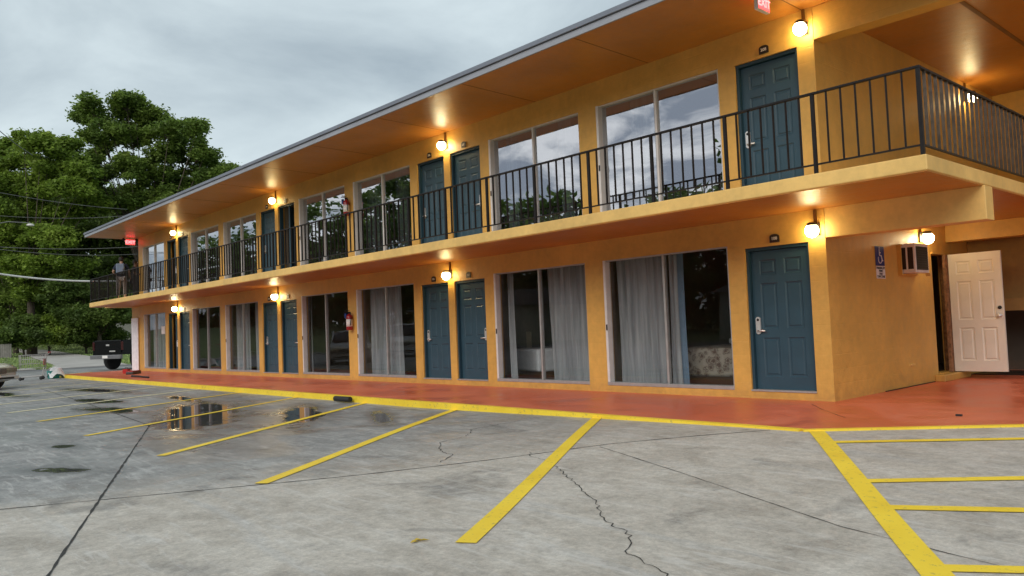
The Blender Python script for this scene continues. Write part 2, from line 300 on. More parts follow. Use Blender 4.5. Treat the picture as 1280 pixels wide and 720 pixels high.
# ------------------------------------------------------------------ object helpers
def tag(o, label=None, cat=None, group=None, kind=None):
    if label: o['label'] = label
    if cat: o['category'] = cat
    if group: o['group'] = group
    if kind: o['kind'] = kind
    return o
def link(name, data, parent=None):
    o = bpy.data.objects.new(name, data); COL.objects.link(o)
    if parent: o.parent = parent
    return o
def thing(name, label, cat, loc=(0, 0, 0), rz=0, group=None):
    o = link(name, None); o.location = loc; o.rotation_euler = (0, 0, rz); o.empty_display_size = .1
    return tag(o, label, cat, group)
class MB:
    def __init__(s): s.v = []; s.f = []; s.smooth = []
    def add(s, vs, fs, smooth=False):
        k = len(s.v); s.v += [tuple(map(float, v)) for v in vs]; s.f += [tuple(i + k for i in f) for f in fs]; s.smooth += [smooth] * len(fs); return s
    def box(s, x0, x1, y0, y1, z0, z1):
        x0, x1 = sorted((x0, x1)); y0, y1 = sorted((y0, y1)); z0, z1 = sorted((z0, z1))
        return s.add([(x0, y0, z0), (x1, y0, z0), (x1, y1, z0), (x0, y1, z0), (x0, y0, z1), (x1, y0, z1), (x1, y1, z1), (x0, y1, z1)],
                     [(0, 3, 2, 1), (4, 5, 6, 7), (0, 1, 5, 4), (1, 2, 6, 5), (2, 3, 7, 6), (3, 0, 4, 7)])
    def prism(s, poly, z0, z1, fz=None):
        n = len(poly); a = [(x, y, (z0 if fz is None else fz(x, y) + z0)) for x, y in poly]; c = [(x, y, (z1 if fz is None else fz(x, y) + z1)) for x, y in poly]
        return s.add(a + c, [tuple(range(n))[::-1], tuple(range(n, 2 * n))] + [(i, (i + 1) % n, n + (i + 1) % n, n + i) for i in range(n)])
    def tube(s, pts, r, n=8, cap=True, smooth=True):
        pts = [Vector(p) for p in pts]; rs = r if isinstance(r, (list, tuple)) else [r] * len(pts); vs = []; fs = []
        up = Vector((0, 0, 1))
        for i, p in enumerate(pts):
            d = (pts[min(i + 1, len(pts) - 1)] - pts[max(i - 1, 0)]).normalized(); a = d.cross(up)
            if a.length < .05: a = d.cross(Vector((1, 0, 0)))
            a.normalize(); c = d.cross(a).normalized()
            for k in range(n):
                t = 2 * math.pi * k / n; vs.append(p + (a * math.cos(t) + c * math.sin(t)) * rs[i])
        for i in range(len(pts) - 1):
            for k in range(n): fs.append((i * n + k, i * n + (k + 1) % n, (i + 1) * n + (k + 1) % n, (i + 1) * n + k))
        s.add(vs, fs, smooth)
        if cap:
            k = len(s.v) - len(vs); s.f += [tuple(k + i for i in range(n))[::-1], tuple(k + len(vs) - n + i for i in range(n))]; s.smooth += [False, False]
        return s
    def lathe(s, prof, n=20, c=(0, 0, 0), axis='z'):
        vs = []; fs = []
        for r, h in prof:
            for k in range(n):
                t = 2 * math.pi * k / n; q = (r * math.cos(t), r * math.sin(t), h)
                if axis == 'y': q = (q[0], q[2], q[1])
                if axis == 'x': q = (q[2], q[0], q[1])
                vs.append((q[0] + c[0], q[1] + c[1], q[2] + c[2]))
        for i in range(len(prof) - 1):
            for k in range(n): fs.append((i * n + k, i * n + (k + 1) % n, (i + 1) * n + (k + 1) % n, (i + 1) * n + k))
        fs += [tuple(range(n))[::-1], tuple(range((len(prof) - 1) * n, len(prof) * n))]
        return s.add(vs, fs, True)
    def mesh(s, name, mat):
        me = bpy.data.meshes.new(name); me.from_pydata(s.v, [], s.f)
        me.polygons.foreach_set('use_smooth', s.smooth); me.materials.append(M[mat]); me.validate()
        bm = bmesh.new(); bm.from_mesh(me); bmesh.ops.recalc_face_normals(bm, faces=bm.faces); bm.to_mesh(me); bm.free(); return me
    def build(s, name, mat, parent=None, bevel=0, kind=None, label=None, seg=2):
        o = link(name, s.mesh(name, mat), parent)
        if bevel:
            md = o.modifiers.new('bevel', 'BEVEL'); md.width = bevel; md.segments = seg; md.limit_method = 'ANGLE'; md.angle_limit = rad(35)
        if kind: o['kind'] = kind
        if label: o['label'] = label
        return o
def dup(root, loc=None, rz=None, label=None):
    def cp(o, par):
        c = o.copy(); COL.objects.link(c); c.parent = par
        for ch in list(o.children): cp(ch, c)
        return c
    r = cp(root, root.parent)
    if loc is not None: r.location = loc
    if rz is not None: r.rotation_euler = (0, 0, rz)
    if label: r['label'] = label
    return r
_txt = {}
def text(s, size, mat, parent, name='lettering', loc=(0, 0, 0), rot=(0, 0, 0), ext=.0015, bold=0, sx=1):
    cu = bpy.data.curves.new('t', 'FONT'); cu.body = s; cu.size = size; cu.align_x = 'CENTER'; cu.align_y = 'CENTER'; cu.extrude = ext; cu.offset = bold; cu.resolution_u = 2
    o = bpy.data.objects.new('t', cu); COL.objects.link(o); dg = bpy.context.evaluated_depsgraph_get(); me = bpy.data.meshes.new_from_object(o.evaluated_get(dg))
    bpy.data.objects.remove(o); bpy.data.curves.remove(cu); me.materials.clear(); me.materials.append(M[mat]); me.name = name
    q = link(name, me, parent); q.location = loc; q.rotation_euler = rot; q.scale = (sx, 1, 1); return q
# facing +y, read from +y side: text lies in xy, must map x->-X (reader's right is -x)
ROT_Y = (rad(90), 0, rad(180)); ROT_NX = (rad(90), 0, rad(-90))

# ------------------------------------------------------------------ ground and setting
def sm(a, b, v):
    t = min(1, max(0, (v - a) / (b - a))); return t * t * (3 - 2 * t)
EDGE = [(31.0, 1.4), (30.35, 2.62), (-1.05, 2.62), (-2.9, 1.06), (-9, -4.08)]
def segdist(x, y, a, b):
    ax, ay = a; bx, by = b; t = max(0, min(1, ((x - ax) * (bx - ax) + (y - ay) * (by - ay)) / ((bx - ax) ** 2 + (by - ay) ** 2)))
    return math.hypot(x - ax - t * (bx - ax), y - ay - t * (by - ay))
def inside(x, y):
    if x > -1.05: return y < 2.62 and x < 31
    return y < 2.62 + (x + 1.05) * .8432
def zg(x, y):
    if x > 12: return -.1
    d = 0 if inside(x, y) else min(segdist(x, y, EDGE[1], EDGE[2]), segdist(x, y, EDGE[2], EDGE[3]), segdist(x, y, EDGE[3], EDGE[4]))
    return -.1 + .085 * (1 - sm(-1.2, 6.5, x)) * (1 - sm(0, 4.5, d))
def grid(name, xs, ys, fz, mat, kind='structure'):
    me = bpy.data.meshes.new(name); nx, ny = len(xs), len(ys); vs = [(x, y, fz(x, y)) for y in ys for x in xs]
    fs = [(j * nx + i, j * nx + i + 1, (j + 1) * nx + i + 1, (j + 1) * nx + i) for j in range(ny - 1) for i in range(nx - 1)]
    me.from_pydata(vs, [], fs); me.polygons.foreach_set('use_smooth', [True] * len(fs)); me.materials.append(M[mat]); o = link(name, me); o['kind'] = kind; return o
def R(a, b, s): return list(np.arange(a, b - 1e-6, s)) + [b]
grid('parking_lot', [-60, -40, -25] + R(-16, 14, .4) + [20, 25, 31, 36, 40.5], [-30, -20, -12] + R(-6, 12, .4) + [16, 19.5], zg, 'parking_concrete')
def zter(x, y):
    z = -.13
    if x > 44: z = -.12 + .03 * min(x - 44, 120)
    return z
grid('ground', [-700, -300, -100, -50, 0, 41.2, 44, 50, 60, 80, 120, 164, 300, 700], [-700, -300, -100, -40, -20, -8, 0, 8, 19.6, 28, 60, 120, 300, 700], lambda x, y: zter(x, y) - (.06 if -50 <= x < 41 and -8 < y < 19 else 0), 'grass_soil')
MB().box(40.5, 44.1, -90, 60, -.3, -.105).build('road', 'asphalt', kind='structure')
MB().box(-120, 130, 19.5, 27.5, -.3, -.112).build('road', 'asphalt', kind='structure')
MB().box(-120, 130, 18.9, 19.4, -.3, .0).build('kerb', 'path_concrete', kind='structure')
# driveway path climbing the far lawn
pth = [(80, -4.4), (59.5, -2.0), (48.1, -.9), (43.6, .3), (43.6, -3.7), (47.5, -4.1), (54.3, -4.95), (72.4, -5.7)]
MB().prism(pth, .015, .045, lambda x, y: zter(x, y) if x > 44 else -.12).build('driveway', 'path_concrete', kind='structure')
MB().prism([(43.6, 30), (45.1, 30), (45.1, .9), (43.6, .9)], .0, .04, lambda x, y: -.09).build('pavement', 'path_concrete', kind='structure')
# lawn tufts
def tufts(name, n, area, hmin, hmax, wd, mat):
    x0, x1, y0, y1 = area; vs = []; fs = []
    for i in range(n):
        x = x0 + (x1 - x0) * (random.random() ** 1.6); y = random.uniform(y0, y1)
        yp = -0.9 - (x - 48) * .09
        if x < 90 and (-4.4 - (x - 48) * .07 < y < yp + .15): continue
        if x < 45.3 and y > .7: continue
        z = zter(x, y) - .01; h = random.uniform(hmin, hmax); a = random.uniform(0, 6.28); dx, dy = math.cos(a) * wd, math.sin(a) * wd; lx, ly = random.uniform(-.05, .05), random.uniform(-.05, .05); k = len(vs)
        vs += [(x - dx, y - dy, z), (x + dx, y + dy, z), (x + lx, y + ly, z + h)]; fs.append((k, k + 1, k + 2))
    me = bpy.data.meshes.new(name); me.from_pydata(vs, [], fs); me.materials.append(M[mat]); o = link(name, me)
    return tag(o, 'green lawn grass beyond the side street', 'grass', kind='stuff')
tufts('grass', 26000, (44.2, 100, -16, 9), .05, .13, .05, 'grass_blade')

# walkway
wk = [(31.0, -8), (31.0, 1.4), (30.35, 2.62), (-1.05, 2.62), (-2.9, 1.06), (-9, -4.08), (-9, -8)]
MB().prism(wk, -.3, 0).build('walkway', 'red_floor', kind='structure')
def offset_strip(pts, wdt, z0, z1, name, mat, parent=None, kind='structure', out=.0):
    # ribbon of quads left/right of the polyline; z from functions
    mb = MB(); P2 = [Vector(p) for p in pts]; nrm = []
    for i in range(len(P2)):
        d = (P2[min(i + 1, len(P2) - 1)] - P2[max(i - 1, 0)]).normalized(); nrm.append(Vector((-d.y, d.x)))
    for i in range(len(P2) - 1):
        a, c = P2[i], P2[i + 1]; na, nc = nrm[i], nrm[i + 1]
        q = [a + na * out, c + nc * out, c + nc * (out + wdt), a + na * (out + wdt)]
        mb.add([(v.x, v.y, z0(v.x, v.y)) for v in q] + [(v.x, v.y, z1(v.x, v.y)) for v in q], [(3, 2, 1, 0), (4, 5, 6, 7), (0, 1, 5, 4), (1, 2, 6, 5), (2, 3, 7, 6), (3, 0, 4, 7)])
    return mb.build(name, mat, parent, kind=kind)
kp = [(31.05, 1.3), (30.38, 2.62)] + [(x, 2.62 + .012 * math.sin(x * 1.3)) for x in np.arange(28, -1, -1.5)] + [(-1.05, 2.62)]
kerb = offset_strip(kp, -.105, lambda x, y: -.3, lambda x, y: .006, 'kerb', 'kerb_paint', out=.02)
offset_strip([(-1.05, 2.64), (-2.9, 1.08), (-9, -4.06)], -.085, lambda x, y: -.3, lambda x, y: .005, 'kerb', 'yellow_paint', out=.01)
# wet / shiny darker patches and hairline crack on the walkway
def ribbon(pts, wdt, name, mat, h=.004, fz=zg, jag=0, sub=.12, kind='structure'):
    P2 = [Vector(p) for p in pts]; q = [P2[0]]
    for a, c in zip(P2[:-1], P2[1:]):
        n = max(1, int((c - a).length / sub)); d = (c - a).normalized(); nn = Vector((-d.y, d.x)); 
        for i in range(1, n + 1): q.append(a + (c - a) * i / n + (nn * random.uniform(-jag, jag) if i < n else Vector((0, 0))))
    vs = []; fs = []
    for i, p in enumerate(q):
        d = (q[min(i + 1, len(q) - 1)] - q[max(i - 1, 0)]).normalized(); nn = Vector((-d.y, d.x)); ww = wdt / 2 * (random.uniform(.45, 1.4) if jag else 1)
        for s in (-1, 1): v = p + nn * ww * s; vs.append((v.x, v.y, fz(v.x, v.y) + h))
        if i: fs.append((2 * i - 2, 2 * i - 1, 2 * i + 1, 2 * i))
    me = bpy.data.meshes.new(name); me.from_pydata(vs, [], fs); me.materials.append(M[mat]); o = link(name, me)
    if kind: o['kind'] = kind
    return o
ribbon([(2.9, 10.6), (2.308, 9.217), (1.221, 6.817), (.568, 5.266), (.201, 4.275), (-.296, 3.453), (-.75, 2.75)], .016, 'pavement_joint', 'joint_dark', .003, jag=.004)
ribbon([(-4, 10.9), (-.08, 9.373), (7.631, 6.401), (14.242, 5.705), (22, 5.0)], .020, 'pavement_joint', 'joint_dark', .0034, jag=.003)
ribbon([(.169, 4.433), (-2.924, 5.747), (-3.955, 5.985), (-6.5, 6.9)], .007, 'pavement_joint', 'joint_dark', .0038, jag=.003)
ribbon([(.6, 5.0), (.41, 5.158), (.08, 5.26), (-.308, 5.494), (-.72, 5.75), (-1.05, 5.98), (-1.332, 6.169), (-1.7, 6.5), (-2.072, 6.671), (-2.25, 6.95), (-2.677, 7.123), (-3.3, 7.9)], .007, 'pavement_crack', 'joint_dark', .004, jag=.022, sub=.05)
ribbon([(.989, 5.822), (1.2, 5.5), (1.55, 5.4), (2.008, 5.058), (2.1, 4.6), (2.53, 4.168), (2.577, 3.309)], .008, 'pavement_crack', 'joint_dark', .004, jag=.02, sub=.06)
ribbon([(-.01, .397), (-.4, .9), (-1.0, 1.54)], .008, 'walkway_crack', 'dark_brown', .003, fz=lambda x, y: 0, jag=.006)
# parking lines
def pline(a, c, wdt, mat='yellow_paint'):
    return ribbon([a, c], wdt, 'parking_line', mat, .0065, sub=.3)
pline((1.80, 2.63), (-1.41, 7.43), .135)
pline((4.80, 2.66), (1.52, 7.39), .13)
pline((7.47, 2.66), (4.12, 7.39), .12)
pline((10.12, 2.66), (7.15, 7.41), .11)
pline((12.98, 2.66), (10.33, 7.37), .11)
pline((15.5, 2.66), (13.0, 7.36), .13, 'line_faded')
pline((18.1, 2.66), (15.7, 7.36), .13, 'line_faded')
pline((20.8, 2.66), (18.5, 7.3), .13, 'line_faded')
pline((23.4, 2.66), (21.1, 7.3), .13, 'line_faded')
pline((26.1, 2.66), (23.9, 7.3), .13, 'line_faded')
pline((-1.12, 2.50), (-4.2, 7.09), .155)
for a, c in [((-1.60, 3.19), (-5.5, -.02)), ((-2.47, 4.59), (-5.8, 1.66)), ((-2.88, 5.21), (-6.5, 2.87)), ((-3.58, 6.23), (-7.0, 3.78))]: pline(a, c, .115)
# ------------------------------------------------------------------ the motel
P = 8.214; HP = P / 2
motel = thing('motel_building', 'two-storey yellow motel with blue doors, sliding windows and deep flat roof', 'building')
ZF = 2.82; ZS = 2.64; W = 1.7; CS = -2.11; XE = 29.75; SOF = 5.45
D0, D1, W0, W1 = .110, 1.113, 1.398, 3.895
def opens(level, xmax):
    r = []
    for n in range(5):
        for s in (1, -1):
            if n == 0 and s < 0: continue
            for a, c, k in ((D0, D1, 'd'), (W0, W1, 'w')):
                x0, x1 = sorted((n * P + s * a, n * P + s * c))
                if x1 < xmax: r.append((x0, x1, k, n, s))
    return r
OP0 = opens(0, 29); OP1 = opens(1, 28.7)
zd0, zd1, zw0, zw1 = .124, 2.205, .113, 2.275
ud0, ud1, uw0, uw1 = 2.90, 4.965, 2.90, 5.005
def wall(xa, xb, za, zb, ya, yb, holes, name, mat, axis='x'):
    xs = sorted({xa, xb, *[h[0] for h in holes], *[h[1] for h in holes]}); zs = sorted({za, zb, *[h[2] for h in holes], *[h[3] for h in holes]})
    def solid(i, j):
        if i < 0 or j < 0 or i >= len(xs) - 1 or j >= len(zs) - 1: return False
        cx, cz = (xs[i] + xs[i + 1]) / 2, (zs[j] + zs[j + 1]) / 2
        return not any(h[0] < cx < h[1] and h[2] < cz < h[3] for h in holes)
    mb = MB(); T = (lambda x, y, z: (x, y, z)) if axis == 'x' else (lambda x, y, z: (y, x, z))
    for i in range(len(xs) - 1):
        for j in range(len(zs) - 1):
            if not solid(i, j): continue
            x0, x1, z0, z1 = xs[i], xs[i + 1], zs[j], zs[j + 1]
            q = lambda *v: mb.add([T(*p) for p in v], [(0, 1, 2, 3)])
            q((x0, yb, z0), (x1, yb, z0), (x1, yb, z1), (x0, yb, z1)); q((x0, ya, z0), (x1, ya, z0), (x1, ya, z1), (x0, ya, z1))
            if not solid(i - 1, j): q((x0, ya, z0), (x0, yb, z0), (x0, yb, z1), (x0, ya, z1))
            if not solid(i + 1, j): q((x1, ya, z0), (x1, yb, z0), (x1, yb, z1), (x1, ya, z1))
            if not solid(i, j - 1): q((x0, ya, z0), (x1, ya, z0), (x1, yb, z0), (x0, yb, z0))
            if not solid(i, j + 1): q((x0, ya, z1), (x1, ya, z1), (x1, yb, z1), (x0, yb, z1))
    me = mb.mesh(name, mat); bm = bmesh.new(); bm.from_mesh(me); bmesh.ops.remove_doubles(bm, verts=bm.verts, dist=1e-5); bmesh.ops.recalc_face_normals(bm, faces=bm.faces); bm.to_mesh(me); bm.free()
    return link(name, me, motel)
wall(-.14, 30.06, -.2, ZS, -.2, 0, [(a, c, zd0, zd1) if k == 'd' else (a, c, zw0, zw1) for a, c, k, n, s in OP0], 'wall', 'wall_yellow')
wall(-.14, 29.08, ZF, SOF, -.2, 0, [(a, c, ud0, ud1) if k == 'd' else (a, c, uw0, uw1) for a, c, k, n, s in OP1], 'wall', 'wall_yellow')
# right-hand side walls (seen past the corner), door opening in the lower one
wall(-6.6, -.2, -.2, ZS, -.14, .06, [(-4.56, -3.72, .12, 2.13), (-2.92, -2.40, 1.78, 2.23)], 'wall', 'wall_yellow', 'y')
wall(-7.5, -.2, ZF, SOF, -.14, .06, [], 'wall', 'wall_yellow', 'y')
MB().box(-9, .06, -7.7, -7.5, ZF, SOF).build('wall', 'wall_yellow', motel)
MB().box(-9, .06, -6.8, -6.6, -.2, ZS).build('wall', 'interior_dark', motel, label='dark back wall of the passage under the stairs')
MB().box(30.06 - .2, 30.06, -6.6, -.2, -.2, ZS).build('wall', 'wall_yellow', motel)
MB().box(29.08 - .2, 29.08, -7.5, -.2, ZF, SOF).build('wall', 'wall_yellow', motel)
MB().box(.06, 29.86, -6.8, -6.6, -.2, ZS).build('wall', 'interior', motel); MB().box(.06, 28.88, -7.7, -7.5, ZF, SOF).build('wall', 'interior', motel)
# slab with yellow edge, soffit sheet below
MB().box(CS, XE, -8, W, ZS + .012, ZF).build('balcony_slab', 'slab_yellow', motel, bevel=.012)
MB().box(CS + .012, XE - .012, -8, W - .012, ZS, ZS + .0121).build('lower_soffit', 'soffit_orange', motel)
MB().box(29.75, 30.6, -8, .9, ZS + .004, ZF - .003).build('balcony_slab', 'slab_yellow', motel)
# beams
MB().box(-2.125, -.142, -.27, -.002, 2.235, ZS + .004).build('beam', 'slab_yellow', motel, bevel=.008)
MB().box(-7, -.142, -4.72, -4.42, 2.35, ZS + .004).build('beam', 'wall_yellow', motel, bevel=.008)
MB().box(-2.3, -.142, -.28, -.003, 4.99, SOF).build('beam', 'wall_yellow', motel, bevel=.008)
# stair landing seen dark behind the white door
MB().box(-6, -.15, -6.2, -5.3, 1.12, 1.34).build('stair_landing', 'brown_wall', motel)
MB().box(-6, -.15, -5.6, -5.45, 1.34, ZS).build('wall', 'brown_wall', motel)
MB().box(-6.5, .0, -6.3, -5.2, -.005, .012).build('dark_floor_strip', 'dark_brown', motel)  # wide dark brown strip laid over the passage floor below the landing
MB().box(-.30, -.141, -4.75, -3.55, .0, .11).build('door_step', 'wall_yellow', motel, bevel=.012)
# roof
RW = 1.84; RE = 29.76; RX = -4.2
def roofbox(mb, z0a, z0b, z1, y0, y1, x0, x1):
    mb.add([(x0, y0, z0a), (x1, y0, z0a), (x1, y1, z0b), (x0, y1, z0b), (x0, y0, z1), (x1, y0, z1), (x1, y1, z1), (x0, y1, z1)], [(0, 3, 2, 1), (4, 5, 6, 7), (0, 1, 5, 4), (1, 2, 6, 5), (2, 3, 7, 6), (3, 0, 4, 7)]); return mb
roofbox(MB(), SOF, SOF + .030, 5.58, 0, RW - .03, RX, RE - .03).build('soffit', 'soffit_orange', motel)
MB().box(RX, RE - .03, -9, 0, SOF + .001, 5.58).build('soffit', 'soffit_orange', motel)
MB().box(RX - .03, RE, RW - .03, RW, SOF + .018, 5.57).build('fascia', 'fascia_metal', motel, bevel=.004)
MB().box(RX - .03, RE + .02, RW - .03, RW + .035, 5.573, 5.65).build('gutter', 'fascia_edge', motel, bevel=.006)
MB().box(RE - .03, RE, -9, RW - .031, SOF + .018, 5.57).build('fascia', 'fascia_metal', motel)
MB().box(RE - .03, RE + .02, -9, RW - .031, 5.573, 5.65).build('gutter', 'fascia_edge', motel)
MB().box(RX, RE - .031, -9, RW - .031, 5.581, 5.63).build('roof', 'roof_top', motel)
MB().tube([(20.2, -1.2, 5.7), (20.2, -1.2, 6.9)], .05, 10).tube([(20.2, -1.2, 6.85), (20.2, -1.2, 7.05)], .11, 10).build('roof_vent', 'fascia_edge', motel)
# seams between soffit boards: thin battens every 2.44 m (proud 3 mm)
for k, x in enumerate([-1.5, .0, 2.7, 5.4, 8.1, 10.9, 13.6, 16.3, 19.0, 21.8, 24.5, 27.2]):
    o = MB().add([(x - .006, .004, SOF - .004), (x + .006, .004, SOF - .004), (x + .006, RW - .035, SOF + .026), (x - .006, RW - .035, SOF + .026), (x - .012, .004, SOF + .01), (x + .012, .004, SOF + .01), (x + .012, RW - .035, SOF + .04), (x - .012, RW - .035, SOF + .04)],
                 [(0, 3, 2, 1), (4, 5, 6, 7), (0, 1, 5, 4), (1, 2, 6, 5), (2, 3, 7, 6), (3, 0, 4, 7)]).build('soffit_joint', 'conduit_brown', motel)
MB().box(-1.56, -1.50, -7.4, -.3, SOF - .006, SOF + .002).build('soffit_joint', 'conduit_brown', motel)
# hose-bib plate on the side wall, base mould
MB().box(-.165, -.141, -2.72, -2.56, .325, .35).build('pipe_stub', 'slab_yellow', motel)
MB().box(-.165, -.141, -3.5, -1.6, .0, .012).build('base_trim', 'dark_brown', motel)

# interiors
for n in range(8):
    for lv in (0, 1):
        xm = n * HP
        if n == 0: continue
        z0, z1 = ((.11, ZS) if lv == 0 else (ZF, SOF))
        if xm < 28.5: MB().box(xm - .06, xm + .06, -6.6 if lv == 0 else -7.5, -.21, z0, z1).build('partition_wall', 'interior', motel)
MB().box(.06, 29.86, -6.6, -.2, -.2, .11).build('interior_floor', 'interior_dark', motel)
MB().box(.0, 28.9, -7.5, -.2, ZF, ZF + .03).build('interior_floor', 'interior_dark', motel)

# doors ------------------------------------------------------------------
def inset_leaf(wd, ht, mat, mat_panel, parent, nm='door', th=.045, numbered=True):
    """leaf centred on x, hinge plane y=0 front at y=0; six raised panels as sub-parts"""
    rows = [(.075, .36), (.425, .775), (.845, .955)]  # bottom, middle, top as fractions of height
    rows = [(.09, .37), (.435, .765), (.825, .935)]
    cols = [(-.36, -.07), (.07, .36)]
    holes = [(c0 * wd, c1 * wd, r0 * ht, r1 * ht) for r0, r1 in rows for c0, c1 in cols]
    xs = sorted({-wd / 2, wd / 2, *[h[0] for h in holes], *[h[1] for h in holes]}); zs = sorted({0, ht, *[h[2] for h in holes], *[h[3] for h in holes]})
    mb = MB(); g = .012; bv = .016
    for i in range(len(xs) - 1):
        for j in range(len(zs) - 1):
            x0, x1, z0, z1 = xs[i], xs[i + 1], zs[j], zs[j + 1]; cx, cz = (x0 + x1) / 2, (z0 + z1) / 2
            if any(h[0] < cx < h[1] and h[2] < cz < h[3] for h in holes):
                a, c, d, e_ = x0 + bv, x1 - bv, z0 + bv, z1 - bv
                mb.add([(x0, 0, z0), (x1, 0, z0), (x1, 0, z1), (x0, 0, z1), (a, -g, d), (c, -g, d), (c, -g, e_), (a, -g, e_)], [(0, 1, 5, 4), (1, 2, 6, 5), (2, 3, 7, 6), (3, 0, 4, 7), (4, 5, 6, 7)])
            else: mb.add([(x0, 0, z0), (x1, 0, z0), (x1, 0, z1), (x0, 0, z1)], [(0, 1, 2, 3)])
    w2 = wd / 2; mb.add([(-w2, -th, 0), (w2, -th, 0), (w2, -th, ht), (-w2, -th, ht), (-w2, 0, 0), (w2, 0, 0), (w2, 0, ht), (-w2, 0, ht)], [(0, 1, 2, 3), (0, 1, 5, 4), (1, 2, 6, 5), (2, 3, 7, 6), (3, 0, 4, 7)])
    me = mb.mesh(nm, mat); bm = bmesh.new(); bm.from_mesh(me); bmesh.ops.remove_doubles(bm, verts=bm.verts, dist=1e-5); bmesh.ops.recalc_face_normals(bm, faces=bm.faces); bm.to_mesh(me); bm.free()
    d = link(nm, me, parent); pm = {}
    for h in holes:
        key = round(h[3] - h[2], 4)
        if key not in pm:
            hw, hh = (h[1] - h[0]) / 2 - bv - .018, (h[3] - h[2]) / 2 - bv - .018; q = MB(); a = .012
            q.add([(-hw, 0, -hh), (hw, 0, -hh), (hw, 0, hh), (-hw, 0, hh), (-hw + a, .009, -hh + a), (hw - a, .009, -hh + a), (hw - a, .009, hh - a), (-hw + a, .009, hh - a)], [(0, 1, 5, 4), (1, 2, 6, 5), (2, 3, 7, 6), (3, 0, 4, 7), (4, 5, 6, 7)]); pm[key] = q.mesh('panel', mat_panel)
        p = link('panel', pm[key], d); p.location = ((h[0] + h[1]) / 2, -g + .001, (h[2] + h[3]) / 2)
    return d
def handle_on(d, x, z, sgn):
    hb = MB(); pr_ = [(.038 * math.cos(rad(q)), (.09 if q < 180 else -.09) + .038 * math.sin(rad(q))) for q in range(0, 360, 20)]; m_ = len(pr_); hb.add([(x + u, 0, z + v) for u, v in pr_] + [(x + u, .02, z + v) for u, v in pr_], [tuple(range(m_)), tuple(range(m_, 2 * m_))] + [(q, (q + 1) % m_, m_ + (q + 1) % m_, m_ + q) for q in range(m_)])
    hb.tube([(x, .018, z - .075), (x, .05, z - .075)], .016, 8).tube([(x, .048, z - .075), (x + .125 * sgn, .048, z - .08)], .013, 8)
    o = hb.build('handle', 'chrome', d); MB().lathe([(0, .0205), (.02, .0205), (.018, .026), (0, .027)], 12, (x, 0, z + .085), 'y').build('card_reader', 'black_rubber', d)
    return o
# prototypes: leaf with handle
SHARE = {}
def make_door(x0, x1, z0, z1, n, s, lv):
    wd = x1 - x0; key = 'door'
    hinge = -s  # handle on the larger-x side for doors left of a pier
    fr = MB(); ft = .045
    fr.box(x0, x0 + ft, -.14, -.035, z0, z1).box(x1 - ft, x1, -.14, -.035, z0, z1).box(x0 + ft, x1 - ft, -.14, -.035, z1 - ft, z1)
    fr.build('door_frame', 'door_dark', motel)
    MB().box(x0 - .002, x1 + .002, -.19, .012, z0 - .018, z0 + .006).build('door_sill', 'aluminium', motel)
    lw, lh = wd - 2 * ft - .006, z1 - z0 - ft - .014
    if key not in SHARE:
        d = inset_leaf(lw, lh, 'door_blue', 'door_blue', motel); SHARE[key] = (d, lw, lh)
    else:
        src = SHARE[key][0]; d = src.copy(); COL.objects.link(d)
        for ch in src.children:
            if ch.name.startswith('handle'): continue
            c = ch.copy(); COL.objects.link(c); c.parent = d
        d.scale = (lw / SHARE[key][1], 1, lh / SHARE[key][2])
    d.location = ((x0 + x1) / 2, -.095, z0 + .008)
    hs = 1 # lock side: larger x
    return d, hs
doors = []
for lv, OPS in ((0, OP0), (1, OP1)):
    for x0, x1, k, n, s in OPS:
        if k != 'd': continue
        z0, z1 = (zd0, zd1) if lv == 0 else (ud0, ud1)
        d, hs = make_door(x0, x1, z0, z1, n, s, lv); doors.append((lv, n, s, (x0 + x1) / 2, z1, d))
for lv, n, s, x, z1, d in doors:
    # lock on the left of the door right of each pier is absent in the photo's second doors: put it on the pier-far side
    if s > 0: handle_on(d, .385, .93, -1)
    else: handle_on(d, -.385, .93, 1)
# one upper door and one lower door near the far end stand ajar (dark gap)
for lv, n, s, x, z1, d in doors:
    if (lv, n, s) in ((0, 3, 1), (1, 3, 1), (1, 2, -1)):
        d.rotation_euler = (0, 0, rad(-62 if s < 0 else 58)); d.location.x += -.24 * (1 if s > 0 else -1); d.location.y -= .40

# windows ----------------------------------------------------------------
def make_window(x0, x1, z0, z1, n, s, lv):
    gm = 'glass' if lv == 0 else 'glass_upper'; wm = 'white_frame' if lv == 1 else 'aluminium'
    xm = (x0 + x1) / 2
    fb = MB(); fb.box(x0, x1, -.13, -.03, z1 - .02, z1).box(x0, x1, -.15, .008, z0, z0 + .055).box(x0, x0 + .025, -.13, -.03, z0 + .055, z1 - .02)
    root = fb.build('window', wm, motel, bevel=.003)
    MB().box(x1 - .05, x1, -.13, .004, z0 + .055, z1 - .002).build('jamb', 'white_frame', root, bevel=.003)
    MB().box(x0 + .0252, x0 + .045, -.125, -.045, z0 + .0552, z1 - .0202).build('jamb', wm, root)
    MB().box(xm - .022, xm + .018, -.12, -.045, z0 + .056, z1 - .021).build('mullion', 'aluminium' if lv == 0 else 'white_frame', root, bevel=.003)
    MB().box(xm + .018, xm + .04, -.122, -.07, z0 + .056, z1 - .021).build('mullion', 'grille_dark', root)
    MB().box(x0 + .045, xm - .022, -.098, -.090, z0 + .055, z1 - .02).build('pane', gm, root)
    MB().box(xm + .04, x1 - .05, -.118, -.110, z0 + .055, z1 - .02).build('pane', gm, root)
    if n < 3:
        zz = z0 + .95; MB().box(x1 - .048, x1 - .025, .0045, .018, zz, zz + .10).build('latch', 'black_rubber', root)
wins = []
for lv, OPS in ((0, OP0), (1, OP1)):
    for x0, x1, k, n, s in OPS:
        if k == 'w': make_window(x0, x1, *((zw0, zw1) if lv == 0 else (uw0, uw1)), n, s, lv); wins.append((lv, n, s, x0, x1))
